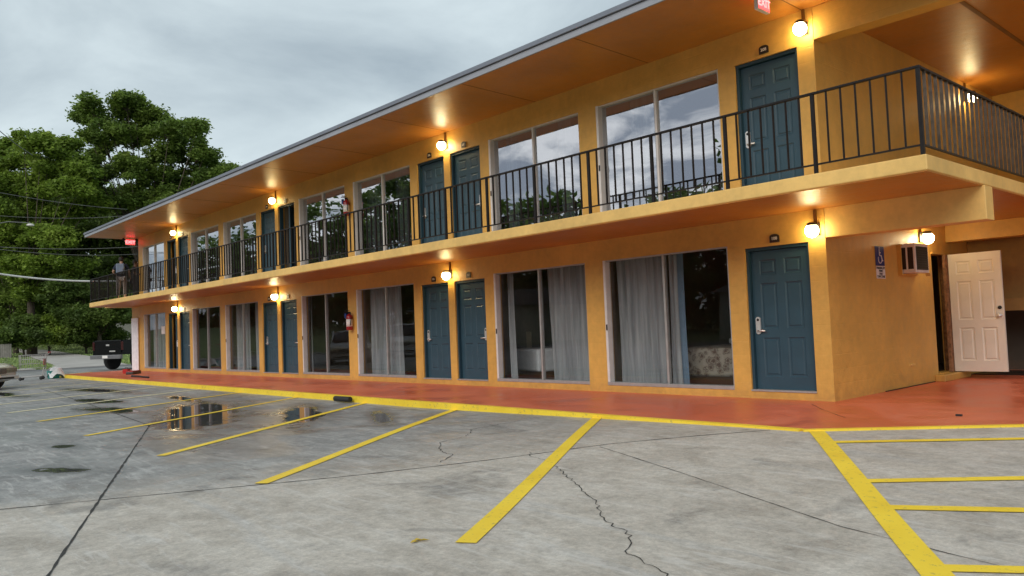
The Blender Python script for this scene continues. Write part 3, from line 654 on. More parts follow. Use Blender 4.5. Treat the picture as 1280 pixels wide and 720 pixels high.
wins.sort(key=lambda q: (q[0], q[3]))

# curtains ----------------------------------------------------------------
ORD = ['first', 'second', 'third', 'fourth', 'fifth', 'sixth', 'seventh', 'eighth', 'ninth', 'tenth']
def curtain(x0, x1, z0, z1, y, label, mat='curtain', amp=.10, freq=5.2, flare=0, group='curtains behind the sliding windows'):
    n = max(12, int((x1 - x0) * 42)); rows = 7; vs = []; fs = []; ph = random.uniform(0, 6)
    for j in range(rows + 1):
        v = j / rows
        for i in range(n + 1):
            u = i / n; x = x0 + (x1 - x0) * u; 
            f = freq * (x - x0) * 2 * math.pi / 1.0
            xx = x + flare * (1 - v) * (u - 1) * -1 * .3 + .015 * math.sin(f * .31 + v * 3)
            yy = y - amp * (.5 + .5 * math.sin(f + ph + 1.9 * math.sin(f * .19 + ph) + .8 * v * math.sin(f * .11 + ph))) * (.55 + .6 * (1 - v)) * (.7 + .3 * math.sin(f * .27 + 2 * ph)) - .03 * math.sin(f * .37 + ph)
            vs.append((xx, yy, z0 + (z1 - z0) * v))
    for j in range(rows):
        for i in range(n): a = j * (n + 1) + i; fs.append((a, a + 1, a + n + 2, a + n + 1))
    me = bpy.data.meshes.new('curtain'); me.from_pydata(vs, [], fs); me.polygons.foreach_set('use_smooth', [True] * len(fs)); me.materials.append(M[mat]); o = link('curtain', me)
    tag(o, label, 'curtain', group); return o
CUR = {(0, 0): [(2.82, 3.82, 'curtain'), (2.52, 2.72, 'curtain')], (0, 1): [(4.42, 5.55, 'curtain'), (6.55, 6.75, 'curtain')], (0, 2): [(10.55, 11.95, 'curtain')],
       (0, 4): [(17.9, 18.55, 'curtain'), (19.0, 20.1, 'curtain')], (0, 5): [(20.9, 21.4, 'curtain')], (0, 6): [(26.1, 28.4, 'curtain')], (0, 3): [(14.9, 15.1, 'curtain')],
       (1, 0): [(2.75, 3.35, 'curtain')], (1, 1): [(4.75, 5.15, 'curtain'), (6.3, 6.6, 'curtain')], (1, 2): [(10.1, 10.6, 'curtain'), (11.2, 11.9, 'curtain')], (1, 3): [(14.0, 14.3, 'curtain')], (1, 4): [(18.3, 18.9, 'curtain')], (1, 5): [(21.2, 21.9, 'curtain')], (1, 6): [(26.3, 27.0, 'curtain'), (27.8, 28.4, 'curtain')]}
for (lv, k), L_ in CUR.items():
    for q, (a, c, mt) in enumerate(L_):
        fl = 'ground-floor' if lv == 0 else 'upper-floor'
        width = 'wide' if c - a > .9 else ('narrow' if c - a < .45 else 'medium-width')
        curtain(a, c, (.14 if lv == 0 else ZF + .05), (zw1 if lv == 0 else uw1) + .08, -.26, (f'{width} grey pleated curtain behind the {ORD[k]} {fl} window from the near corner' if not q else f'{width} second grey curtain behind the {ORD[k]} {fl} window from the corner'), mt, group='curtains behind the sliding windows')
tag(curtain(2.44, 2.56, .14, zw1 + .08, -.30, 'narrow blue-grey curtain edge beside the bed in the nearest ground-floor window', 'curtain_blue', .03, 9))
# beds, chairs
def bed(loc, wd, ln, cover, label, hb=True, rz=0):
    t_ = thing('bed', label, 'bed', loc, rz)
    MB().box(-wd / 2 + .03, wd / 2 - .03, -ln + .05, -.04, .0, .22).build('base', 'wood_dark', t_)
    MB().box(-wd / 2, wd / 2, -ln, 0, .12, .60).build('mattress', cover, t_, bevel=.06, seg=3)
    MB().box(-wd / 2 + .1, -.05, -ln + .05, -ln + .45, .59, .72).build('pillow', 'bed_sheet', t_, bevel=.06, seg=3)
    MB().box(.05, wd / 2 - .1, -ln + .05, -ln + .45, .59, .72).build('pillow', 'bed_sheet', t_, bevel=.06, seg=3)
    if hb: MB().box(-wd / 2 - .05, wd / 2 + .05, -ln - .07, -ln - .002, .0, 1.25).build('headboard', 'wood_dark', t_, bevel=.01)
    return t_
bed((2.25, -.75, .11), 1.75, 2.1, 'floral', 'bed under a brown floral cover in the room behind the nearest ground-floor window')
b2 = bed((7.15, -1.1, .11), 1.3, 2.0, 'bed_sheet', 'bare white bed in the room behind the second ground-floor window', rz=rad(-20))
bed((10.2, -.9, .11), 1.3, 2.0, 'floral', 'bed with floral cover in the room behind the third ground-floor window')
bed((6.2, -.9, ZF + .03), 1.7, 2.0, 'floral', 'bed with pale floral cover behind the second upper-floor window')
bed((2.4, -1.0, ZF + .03), 1.8, 2.0, 'floral', 'bed with pale floral cover behind the nearest upper-floor window')
bed((14.2, -.9, ZF + .03), 1.6, 2.0, 'floral', 'bed with pale floral cover behind the fourth upper-floor window')
bed((19.7, -.7, .11), 1.3, 2.0, 'bed_sheet', 'white bed standing behind the far left ground-floor windows', hb=False)
def chair(loc, rz, label):
    t_ = thing('chair', label, 'chair', loc, rz)
    MB().box(-.24, .24, -.24, .24, .40, .48).build('seat', 'lamp_cream', t_, bevel=.02)
    MB().box(-.23, .23, -.27, -.21, .50, .95).build('backrest', 'lamp_cream', t_, bevel=.02)
    for sx in (-1, 1):
        for sy in (-1, 1): MB().tube([(sx * .21, sy * .21, 0), (sx * .20, sy * .20, .42)], .018, 6).build('leg', 'wood_dark', t_)
    return t_
chair((8.35, -2.3, .11), rad(200), 'cream chair standing in the room behind the second ground-floor window')
tb = thing('side_table', 'dark wooden table beside the cream chair in the second ground-floor room', 'table', (7.9, -3.3, .11))
MB().box(-.4, .4, -.3, .3, .70, .74).build('table_top', 'wood_dark', tb, bevel=.006)
for sx in (-1, 1):
    for sy in (-1, 1): MB().tube([(sx * .35, sy * .25, 0), (sx * .35, sy * .25, .70)], .02, 6).build('leg', 'wood_dark', tb)
# white paper notices seen at the far left windows
tag(MB().box(26.35, 26.75, -.086, -.084, 1.45, 1.75).build('notice', 'label_white'), 'small white paper taped inside the farthest left ground-floor window', 'paper')
tag(MB().box(24.2, 24.9, -.55, -.25, .55, 1.0).build('box', 'label_white', bevel=.01), 'white box standing in the open doorway at the far left, ground floor', 'box')

# railing ------------------------------------------------------------------
rail = thing('balcony_railing', 'black metal balustrade along the upper balcony edge', 'railing', (CS, W - .05, ZF))
ry = W - .05; RX0 = CS + .05; RX1 = XE - .05
def rb(x0, x1, y0, y1, z0, z1, nm, mt='rail_black', bev=0):
    ox, oy, oz = CS, W - .05, ZF
    return MB().box(x0 - ox, x1 - ox, y0 - oy, y1 - oy, z0 - oz, z1 - oz).build(nm, mt, rail, bevel=bev)
ZT = 3.765
rb(RX0 - .025, RX1 + .02, ry - .025, ry + .025, ZT - .015, ZT + .01, 'top_rail', bev=.003)
rb(RX0, RX1, ry - .014, ry + .014, ZF + .10, ZF + .118, 'bottom_rail')
rb(RX0 - .022, RX0 + .022, -7.4, ry - .026, ZT - .015, ZT + .01, 'top_rail', bev=.003)
rb(RX0 - .012, RX0 + .012, -7.4, ry - .015, ZF + .10, ZF + .118, 'bottom_rail')
rb(RX1 - .022, RX1 + .018, .35 - 1.2, ry - .026, ZT - .015, ZT + .01, 'top_rail')
rb(RX1 - .012, RX1 + .012, .35 - 1.2, ry - .015, ZF + .10, ZF + .118, 'bottom_rail')
post0 = rb(-.019 + CS, .019 + CS, ry - .019, ry + .019, ZF, ZT - .016, 'post')
bal0 = rb(-.0055 + CS, .0055 + CS, ry - .016, ry + .016, ZF + .1185, ZT - .0155, 'baluster')
balw = MB().box(-.016, .016, -.006, .006, .1185, ZT - ZF - .0155).build('baluster', 'rail_bronze', rail)
def place(src, x, y):
    c = src.copy(); COL.objects.link(c); c.location = (x - CS, y - ry, 0) if src is not balw else (x - CS, y - (W - .05), 0); return c
for o_, xx in ((post0, RX0), (bal0, RX0 + .168)): o_.location = (xx - CS, 0, 0)
k = 1; x = RX0 + .168
while x + .168 < RX1 - .05:
    x += .168; k += 1
    place(post0 if k % 7 == 0 else bal0, x, ry)
place(post0, RX1, ry)
balw.location = (RX0 - CS, -.16, 0)
y = ry - .16
while y > -7.2:
    y -= .16; place(balw, RX0, y)
y = ry
for i in range(15):
    y -= .165; place(post0 if i in (7, 14) else bal0, RX1, y)

# lamps ---------------------------------------------------------------------
lamp = thing('wall_lamp', '', 'lamp', (0, 0, 0), 0, 'round white wall lamps on the yellow piers')
MB().box(-.055, .055, 0, .03, -.06, .11).build('backplate', 'dark_brown', lamp, bevel=.008)
MB().box(-.02, .02, .02, .15, .095, .115).build('arm', 'dark_brown', lamp)
MB().lathe([(.0, .115), (.05, .115), (.066, .095), (.066, .07), (0, .07)], 16, (0, .13, 0)).build('cap', 'dark_brown', lamp)
MB().lathe([(0.001, -.095), (.035, -.088), (.065, -.068), (.086, -.035), (.093, .0), (.088, .033), (.066, .069)], 20, (0, .13, 0)).build('globe', 'lamp_glow', lamp)
MB().box(-.018, .018, .0, .03, .11, .30).build('conduit', 'conduit_brown', lamp)
LP = []
for lv, z in ((0, 2.335), (1, 5.15)):
    for n in range(4):
        fl = 'ground floor' if lv == 0 else 'upper floor'
        wh = ['at the near corner of the front wall', 'over the nearest pair of blue doors', 'over the middle pair of blue doors', 'over the farthest pair of blue doors'][n]
        LP.append(((n * P - (.02 if n == 0 else 0), .002, z), 0, f'lit round globe lamp {wh}, {fl}'))
LP.append(((-.142, -3.28, 2.36), rad(90), 'lit round globe lamp above the window air conditioner on the side wall'))
LP.append(((-.142, -5.88, 5.13), rad(90), 'lit round globe lamp on the upper side wall behind the balustrade'))
emis('lamp_glow_dim', (1, .76, .34), 21); emis('lamp_glow_bright', (1, .83, .46), 33)
for i, (lc, rz, lb) in enumerate(LP):
    o = lamp if i == 0 else dup(lamp)
    gl_ = next(c for c in o.children if c.name.startswith('globe')); gl_.material_slots[0].link = 'OBJECT'; gl_.material_slots[0].material = M[['lamp_glow', 'lamp_glow_dim', 'lamp_glow', 'lamp_glow_bright', 'lamp_glow', 'lamp_glow_bright', 'lamp_glow_dim', 'lamp_glow', 'lamp_glow_bright', 'lamp_glow'][i]]
    o.location = lc; o.rotation_euler = (0, 0, rz); o['label'] = lb

# room number plaques --------------------------------------------------------
nums0 = {(0, 1): '108', (1, -1): '107', (1, 1): '106', (2, -1): '105', (2, 1): '104', (3, -1): '103', (3, 1): '102'}
for lv, n, s, x, z1, d in doors:
    num = nums0[(n, s)]; num = num if lv == 0 else '2' + num[1:]
    fl = 'ground-floor' if lv == 0 else 'upper-floor'; wh = 'nearest the corner' if n == 0 else f"{'right' if s < 0 else 'left'} of the {['', 'nearest', 'middle', 'farthest'][n]} lamp pier"
    p = thing('room_number_sign', f'small dark brown number plaque over the {fl} blue door {wh}', 'sign', (x, .002, z1 + .045), 0, 'room number plaques over the doors')
    pb = MB(); hw = .075
    prof = [(-hw, 0), (hw, 0), (hw, .085)] + [(hw * math.cos(a), .085 + .035 * math.sin(a)) for a in (rad(30), rad(60), rad(90), rad(120), rad(150))] + [(-hw, .085)]
    nn = len(prof); pb.add([(a, 0, c) for a, c in prof] + [(a, .014, c) for a, c in prof], [tuple(range(nn)), tuple(range(nn, 2 * nn))] + [(i, (i + 1) % nn, nn + (i + 1) % nn, nn + i) for i in range(nn)])
    pb.build('plate', 'dark_brown', p)
    text(num, .062, 'label_white', p, 'number', (0, .0155, .055), ROT_Y, .001, .001)

# side wall: accessible parking sign, air conditioner --------------------------
sg = thing('accessible_parking_sign', 'blue and white wheelchair parking sign on the yellow side wall', 'sign', (-.143, -1.69, 1.69))
MB().box(-.006, 0, -.155, .155, .0, .19).build('lower_plate', 'label_white', sg, bevel=.003)
MB().box(-.006, 0, -.155, .155, .195, .49).build('upper_plate', 'sign_blue', sg, bevel=.003)
for i, (s_, sz) in enumerate((('PARKING BY', .052), ('PERMIT', .042), ('ONLY', .046), ('TOW ZONE', .05))): text(s_, sz, 'black_rubber', sg, 'lettering', (-.0075, 0, .158 - i * .043), ROT_NX, .001, .0012)
wc = MB()
def arc(cx, cz, r, a0, a1, n=16): return [(-.009, cx + r * math.cos(rad(a0 + (a1 - a0) * i / n)), cz + r * math.sin(rad(a0 + (a1 - a0) * i / n))) for i in range(n + 1)]
wc.tube(arc(.01, .295, .062, 130, 390), .007, 6).tube([(-.009, .03, .445), (-.009, .025, .35), (-.009, -.035, .35), (-.009, -.065, .265), (-.009, -.09, .272)], .0085, 6).tube([(-.009, .027, .395), (-.009, -.02, .39)], .007, 6)
wc.tube([(-.009, .03, .452), (-.009, .03, .478)], .014, 8); wc.build('wheelchair_symbol', 'label_white', sg)
ac = thing('window_air_conditioner', 'beige window air conditioner sticking out of the yellow side wall', 'air conditioner', (-.142, -2.66, 1.775))
MB().box(-.245, .05, -.265, .265, 0, .46).build('casing', 'ac_beige', ac, bevel=.008)
MB().box(-.249, -.246, -.225, .225, .045, .41).build('coil', 'ac_core', ac)
for i in range(9): MB().box(-.254, -.2495, -.225, .225, .065 + i * .037, .070 + i * .037).build('louvre', 'grille_dark', ac)
for a, c in ((-.215, -.135), (-.105, -.03)): MB().box(a, c, .2655, .269, .06, .40).build('side_vent', 'dark_brown', ac)
MB().box(-.06, .0, .30, .33, -.03, .46).box(-.06, .0, -.33, -.30, -.03, .46).box(-.06, .0, -.30, .30, .43, .46).box(-.06, .0, -.30, .30, -.03, -.005).build('surround', 'wall_yellow', ac)
MB().box(-.27, -.20, -.30, -.22, -.05, -.001).build('drip_bracket', 'slab_yellow', ac)

# white open door on the side wall -------------------------------------------
wdr = inset_leaf(.80, 2.0, 'door_white', 'door_white', motel, 'door'); wdr['label'] = 'cream white six-panel door standing open from the side wall'
wdr.location = (-.20 - .40, -4.30, .125); 
kb = MB(); kb.lathe([(.0, .0), (.03, 0), (.03, .01), (.012, .015), (.012, .04), (.028, .05), (.03, .065), (.02, .08), (0, .082)], 14, (-.345, 0, .93), 'y'); kb.build('knob', 'chrome', wdr)
MB().lathe([(0, 0), (.03, 0), (.03, .014), (.02, .022), (0, .024)], 14, (-.345, 0, 1.06), 'y').build('deadbolt', 'black_rubber', wdr)
MB().box(-.155, .02, -4.60, -4.565, .11, 2.16).box(-.155, .02, -4.564, -4.50, .11, 2.16).build('door_frame', 'rust', motel, label='peeling rusty frame of the open side door')
MB().box(-.19, -.142, -4.49, -4.20, .12, 2.12).build('door_jamb', 'rust', motel)
MB().box(-.16, .0, -4.56, -3.72, 2.131, 2.16).build('door_lintel', 'wall_yellow', motel)

# fire extinguishers ------------------------------------------------------------
ex = thing('fire_extinguisher', 'red fire extinguisher with blue tag on the yellow wall between ground-floor windows', 'extinguisher', (12.32, .095, 1.27), 0, 'fire extinguishers on the front wall')
MB().lathe([(0.001, 0), (.07, .0), (.078, .02), (.078, .33), (.066, .375), (.03, .40), (0.02, .42), (.0, .42)], 18).build('cylinder', 'ext_red', ex)
MB().lathe([(.0795, .09), (.0795, .27)], 18).build('paper_label', 'label_white', ex)
MB().box(-.03, .03, -.03, .03, .42, .46).box(-.02, .02, -.01, .14, .45, .465).box(-.02, .02, -.01, .12, .485, .50).build('valve', 'black_rubber', ex, bevel=.004)
MB().tube([(-.02, .0, .44), (-.10, .02, .42), (-.115, .02, .30), (-.09, .02, .12)], .012, 8).build('hose', 'black_rubber', ex)
MB().box(.06, .10, -.09, -.04, .1, .35).build('bracket', 'grille_dark', ex)
tg = MB().box(.02, .08, .05, .09, .30, .42).build('inspection_tag', 'sign_blue', ex)
ex2 = dup(ex, (12.30, .095, 4.17), None, 'red fire extinguisher with white label on the wall between upper-floor windows')

# exit signs --------------------------------------------------------------------
def exit_sign(loc, rz, label, tilt=0):
    s_ = thing('exit_sign', label, 'sign', loc, rz, 'red exit signs under the roof soffit')
    MB().box(-.15, .15, -.03, .03, 0, .20).build('housing', 'label_white', s_, bevel=.006)
    for sy in (1, -1):
        MB().box(-.135, .135, sy * .0305, sy * .033, .015, .185).build('face', 'exit_red', s_)
        text('EXIT', .15, 'exit_white', s_, 'lettering', (0, sy * .0345, .10), (rad(90), 0, rad(180 if sy > 0 else 0)), .001, .002)
    MB().box(-.03, .03, -.02, .02, .20, .25).build('mount', 'label_white', s_)
    return s_
exit_sign((.10, .90, 5.245), rad(90), 'lit red exit sign under the roof soffit at the near corner')
es_ = exit_sign((29.2, .28, 5.17), rad(90), 'lit red exit sign under the roof soffit at the far left end')

es_.scale = (1.25, 1, 1.1)
for q in (-1, 1): MB().lathe([(0.001, -.05), (.045, -.03), (.05, .03), (0.001, .05)], 12, (q * .2, 0, .2)).build('spot_head', 'black_rubber', es_)
# ------------------------------------------------------------------ small things on the ground
tag(MB().box(0, .82, .0, .03, .01, 2.17).build('white_panel', 'panel_white'), 'tall white board leaning against the far left end of the yellow front wall', 'board').location = (29.15, .03, 0)
tub = thing('plastic_tub', 'teal plastic tub on the ground at the far left kerb end', 'tub', (29.75, 3.0, -.1))
def ring(w0, w1, h, th, nm, mt, par):
    MB().add([(-w0, -w0 * .7, 0), (w0, -w0 * .7, 0), (w0, w0 * .7, 0), (-w0, w0 * .7, 0), (-w1, -w1 * .7, h), (w1, -w1 * .7, h), (w1, w1 * .7, h), (-w1, w1 * .7, h),
              (-w1 + th, -w1 * .7 + th, h), (w1 - th, -w1 * .7 + th, h), (w1 - th, w1 * .7 - th, h), (-w1 + th, w1 * .7 - th, h), (-w0 + th, -w0 * .7 + th, .02), (w0 - th, -w0 * .7 + th, .02), (w0 - th, w0 * .7 - th, .02), (-w0 + th, w0 * .7 - th, .02)],
             [(3, 2, 1, 0), (0, 1, 5, 4), (1, 2, 6, 5), (2, 3, 7, 6), (3, 0, 4, 7), (4, 5, 9, 8), (5, 6, 10, 9), (6, 7, 11, 10), (7, 4, 8, 11), (8, 9, 13, 12), (9, 10, 14, 13), (10, 11, 15, 14), (11, 8, 12, 15), (12, 13, 14, 15)]).build(nm, mt, par, bevel=.01)
ring(.22, .27, .30, .012, 'basin', 'teal_plastic', tub); MB().box(-.285, .285, -.2, -.188, .27, .30).build('rim', 'teal_plastic', tub)
# draped cloth
n = 18; vs = []; fs = []
for j in range(n + 1):
    for i in range(n + 1):
        u, v = (i / n - .5) * 2, (j / n - .5) * 2; r_ = math.hypot(u, v); z = .36 + .10 * math.cos(min(r_, 1.2) * 1.5) - max(0, r_ - .62) * .42 + .02 * math.sin(7 * u + 3 * v) * math.cos(5 * v)
        vs.append((u * .33, v * .27, max(.05, z)))
for j in range(n):
    for i in range(n): a = j * (n + 1) + i; fs.append((a, a + 1, a + n + 2, a + n + 1))
me = bpy.data.meshes.new('cloth'); me.from_pydata(vs, [], fs); me.polygons.foreach_set('use_smooth', [True] * len(fs)); me.materials.append(M['cloth_white']); o = link('cloth', me); o.location = (29.68, 2.93, -.12)
tag(o, 'white cloth heaped over the teal tub at the kerb end', 'cloth')
# shopping cart
ct = thing('shopping_cart', 'grey wire shopping cart with red handle and seat standing by the far left kerb', 'cart', (29.5, 3.75, -.1), rad(70))
cb = MB(); bx0, bx1, by, zb, zt = -.42, .42, .27, .45, .95
for z, q in ((zb, .8), (.62, .87), (.79, .94), (zt, 1)):
    cb.tube([(bx0, -by * q, z), (bx1, -by * q, z), (bx1, by * q, z), (bx0, by * q, z), (bx0, -by * q, z)], .006, 4)
for i in range(13):
    xx = bx0 + (bx1 - bx0) * i / 12
    for sy in (-1, 1): cb.tube([(xx, sy * by * .8, zb), (xx, sy * by, zt)], .004, 4)
for i in range(7):
    yy = -by + 2 * by * i / 6
    for xx in (bx0, bx1): cb.tube([(xx, yy * .8, zb), (xx, yy, zt)], .004, 4)
    cb.tube([(bx0, yy * .8, zb), (bx1, yy * .8, zb)], .004, 4)
cb.build('basket', 'grey_plastic', ct)
MB().tube([(-.4, -.24, .46), (-.33, -.22, .15), (.35, -.2, .12), (.4, -.2, .1)], .02, 6).tube([(-.4, .24, .46), (-.33, .22, .15), (.35, .2, .12), (.4, .2, .1)], .02, 6).tube([(-.55, -.25, 1.02), (-.42, -.25, .90)], .01, 6).tube([(-.55, .25, 1.02), (-.42, .25, .90)], .01, 6).build('frame', 'grey_plastic', ct)
MB().tube([(-.56, -.28, 1.03), (-.56, .28, 1.03)], .02, 8).build('handle', 'red_plastic', ct)
MB().box(-.40, -.38, -.2, .2, .55, .80).build('child_seat', 'red_plastic', ct)
for xx in (-.3, .38):
    for sy in (-1, 1): MB().lathe([(0, -.015), (.06, -.015), (.065, 0), (.06, .015), (0, .015)], 12, (xx, sy * .21, .065), 'y').build('wheel', 'black_rubber', ct)
# hand tools by the wall end
tl = thing('toolbox', 'small red toolbox on the walkway at the far left end', 'toolbox', (27.3, 1.05, 0), rad(30)); tl.scale = (.75,) * 3
MB().box(-.16, .16, -.1, .1, 0, .22).build('body', 'red_plastic', tl, bevel=.01); MB().tube([(-.1, 0, .22), (-.08, 0, .29), (.08, 0, .29), (.1, 0, .22)], .012, 6).build('handle', 'black_rubber', tl)
tl2 = thing('tool_case', 'flat dark red tool case lying on the walkway beside the red toolbox', 'tool case', (26.1, 1.15, 0), rad(-40))
MB().box(-.36, .36, -.13, .13, 0, .09).build('body', 'grille_dark', tl2, bevel=.015); MB().box(-.35, .35, -.12, .12, .091, .13).build('lid', 'ext_red', tl2, bevel=.01)
tag(MB().tube([(23.7, 1.92, .03), (22.9, 1.95, .035), (21.7, 2.0, .03)], [.035, .03, .03], 8).build('black_bar', 'black_rubber'), 'long black bar lying on the red walkway near the far end', 'bar')
tag(MB().tube([(8.28, 2.83, -.035), (8.0, 2.82, -.035), (7.78, 2.80, -.035)], .05, 12).build('drain_pipe', 'black_rubber'), 'short black pipe lying against the yellow kerb', 'pipe')
tag(MB().box(4.33, 4.42, 2.638, 2.648, -.075, -.02).build('kerb_chip', 'joint_dark'), 'dark chip broken out of the yellow kerb', 'chip')
tag(MB().box(-1.99, -1.93, .82, .86, .001, .02).build('debris', 'black_rubber'), 'tiny black scrap lying on the red floor near the corner', 'scrap')
def litter(x, y, sz, sd, label, mat='leaf_yellow'):
    rr = random.Random(sd); mb = MB(); z = zg(x, y) + .004
    for i in range(4):
        a = rr.uniform(0, 6.28); cx, cy = x + rr.uniform(-sz, sz) * .7, y + rr.uniform(-sz, sz) * .7; l, w_ = sz * rr.uniform(.5, 1), sz * .3
        c, s = math.cos(a), math.sin(a)
        mb.add([(cx - l * c, cy - l * s, z), (cx + w_ * s, cy - w_ * c, z + .014), (cx + l * c, cy + l * s, z + .004), (cx - w_ * s, cy + w_ * c, z + .01)], [(0, 1, 2), (0, 2, 3)])
    tag(mb.build('fallen_leaf', mat), label, 'leaf')
litter(-1.138, 7.596, .045, 3, 'curled yellow fallen leaf on the pale foreground concrete')

# ------------------------------------------------------------------ vehicles
def wheel(par, x, y, r, wd, rim='chrome'):
    w_ = MB().lathe([(r * .55, -wd / 2), (r * .93, -wd / 2), (r, -wd / 2 + .03), (r, wd / 2 - .03), (r * .93, wd / 2), (r * .55, wd / 2)], 28, (0, 0, 0), 'y').build('wheel', 'black_rubber', par); w_.location = (x, y, r)
    MB().lathe([(0, -wd * .3), (r * .2, -wd * .3), (r * .57, -wd * .36), (r * .57, wd * .36), (r * .2, wd * .3), (0, wd * .3)], 20, (0, 0, 0), 'y').build('rim', rim, w_)
def loft(stations, name, mat, par, sub=1):
    """stations: (x, [(y,z)...half profile from bottom centre to top centre])"""
    vs = []; fs = []; n = len(stations[0][1])
    for x, pr in stations:
        for y, z in pr: vs.append((x, y, z))
        for y, z in reversed(pr[1:-1]): vs.append((x, -y, z))
    m_ = 2 * n - 2
    for i in range(len(stations) - 1):
        for k in range(m_): fs.append((i * m_ + k, i * m_ + (k + 1) % m_, (i + 1) * m_ + (k + 1) % m_, (i + 1) * m_ + k))
    fs += [tuple(range(m_)), tuple(range((len(stations) - 1) * m_, len(stations) * m_))]
    mb = MB().add(vs, fs, True); o = mb.build(name, mat, par)
    if sub: md = o.modifiers.new('s', 'SUBSURF'); md.levels = sub; md.render_levels = sub
    return o
def sedan(loc, rz, label, paint, suv=0):
    c = thing('parked_car', label, 'car', loc, rz)   # front towards -x
    H = .12 * suv; hw = .89
    def st(x, w_, zb, zt): return (x, [(0, zb), (w_ * .85, zb), (w_, zb + .12), (w_ * 1.02, (zb + zt) / 2), (w_ * .97, zt - .08), (w_ * .80, zt), (0, zt + .03)])
    loft([st(0, .76, .30, .62 + H), st(.08, .85, .24, .70 + H), st(.35, .90, .2, .80 + H), st(1.2, hw, .2, .90 + H), st(2.2, hw, .2, .94 + H), st(3.6, hw, .2, .97 + H), st(4.35, .86, .24, .95 + H), st(4.6, .8, .34, .86 + H)], 'body', paint, c)
    def gs(x, w_, z): return (x, [(0, .88 + H), (hw * .93, .88 + H), (w_, z - .06), (w_ * .85, z), (0, z + .02)])
    loft([(1.15, [(0, .86 + H), (.78, .86 + H), (.78, .9 + H), (.7, .92 + H), (0, .93 + H)]), gs(1.95, .66, 1.36 + H * 2), gs(2.6, .68, 1.42 + H * 2), gs(3.4, .66, 1.38 + H * 2), (4.25, [(0, .9 + H), (.76, .9 + H), (.74, .95 + H), (.7, .97 + H), (0, .98 + H)])], 'cabin_glass', 'window_dark', c)
    loft([(1.95, [(0, 1.34 + H * 2), (.60, 1.33 + H * 2), (.6, 1.36 + H * 2), (0, 1.40 + H * 2)]), (2.6, [(0, 1.38 + H * 2), (.63, 1.38 + H * 2), (.62, 1.42 + H * 2), (0, 1.455 + H * 2)]), (3.4, [(0, 1.34 + H * 2), (.6, 1.34 + H * 2), (.6, 1.37 + H * 2), (0, 1.42 + H * 2)])], 'roof', paint, c)
    for s in (-1, 1):
        for (xa, za, xb, zb_) in ((1.2, .93 + H, 1.95, 1.37 + H * 2), (3.4, 1.38 + H * 2, 4.2, .98 + H), (2.65, .95 + H, 2.65, 1.41 + H * 2)): MB().tube([(xa, s * .75, za), (xb, s * .645, zb_)], .03, 6).build('pillar', paint, c)
        loft([(-.0, [(s * .42, .50 + H), (s * .78, .52 + H), (s * .78, .64 + H), (s * .45, .68 + H)]), (.30, [(s * .55, .56 + H), (s * .86, .60 + H), (s * .85, .74 + H), (s * .60, .80 + H)])], 'headlight', 'headlight', c, 0)
        MB().box(.35, 4.2, s * .885, s * .905, .46, .50).build('side_trim', paint, c)
        MB().box(4.54, 4.6, s * .45, s * .78, .62, .80).build('tail_light', 'tail_red', c, bevel=.02)
        MB().box(1.55, 1.75, s * .86, s * 1.02, .95 + H, 1.07 + H).build('mirror', paint, c, bevel=.03)
        for xx in (.85, 3.65): wheel(c, xx, s * .74, .32, .2)
    g = MB().box(-.035, .02, -.40, .40, .48 + H, .64 + H).build('grille', 'grille_dark', c, bevel=.02)
    for i in range(5): MB().box(-.045, -.036, -.38, .38, .50 + H + i * .03, .506 + H + i * .03).build('bar', 'chrome', g)
    MB().box(-.06, .1, -.80, .80, .28, .42).build('bumper', paint, c, bevel=.03)
    MB().box(-.067, -.061, -.62, .62, .31, .37).build('air_intake', 'black_rubber', c)
    return c
sedan((23.1, 6.0, -.1), rad(31), 'champagne silver sedan parked at the left, only its nose in view', 'silver_paint')
sedan((27.0, 11.2, -.1), rad(38), 'white car parked across the lot, seen mirrored in a ground-floor window', 'white_paint', 1)

tk = thing('pickup_truck', 'black pickup truck seen from behind at the far end of the motel', 'truck', (35.2, -.42, -.1), math.atan2(-.89, .44))
tk.scale = (1.05, 1.05, 1.17)
# local: +x forward, origin at tailgate centre
wb = .92
MB().box(.0, 2.0, -wb, wb, .62, .70).build('bed_floor', 'black_paint', tk)
for s in (-1, 1): 
    sd_ = MB(); prof = [(0.03, .62), (.55, .62), (.62, .86), (.80, 1.0), (1.1, 1.0), (1.28, .86), (1.35, .62), (2.02, .62), (2.02, 1.22), (.03, 1.20)]
    nn = len(prof); sd_.add([(a, s * wb, c) for a, c in prof] + [(a, s * (wb - .09), c) for a, c in prof], [tuple(range(nn)), tuple(range(nn, 2 * nn))] + [(i, (i + 1) % nn, nn + (i + 1) % nn, nn + i) for i in range(nn)]); sd_.build('bed_side', 'black_paint', tk)
    MB().box(-.012, .028, s * .80, s * .92, .80, 1.14).build('tail_light', 'tail_red', tk, bevel=.008)
    for xx in (.96, 4.35): wheel(tk, xx, s * .80, .41, .26)
    MB().box(3.0, 3.2, s * .93, s * 1.15, 1.25, 1.5).build('mirror', 'black_paint', tk, bevel=.02)
    MB().box(2.25, 3.9, s * .905, s * .912, 1.22, 1.62).build('side_window', 'window_dark', tk)
tg = MB().box(-.0, .06, -.79, .79, .68, 1.20).build('tailgate', 'black_paint', tk, bevel=.015)
MB().box(-.012, -.001, -.10, .10, .98, 1.04).build('tailgate_handle', 'chrome', tg, bevel=.004)
MB().box(-.010, -.001, -.45, -.1, .74, .79).build('emblem', 'chrome', tg)
MB().box(-.16, -.02, -.92, .92, .46, .62).build('bumper', 'bumper_grey', tk, bevel=.02); MB().box(-.165, -.161, -.16, .16, .49, .60).build('licence_plate', 'label_white', tk)
cabst = []
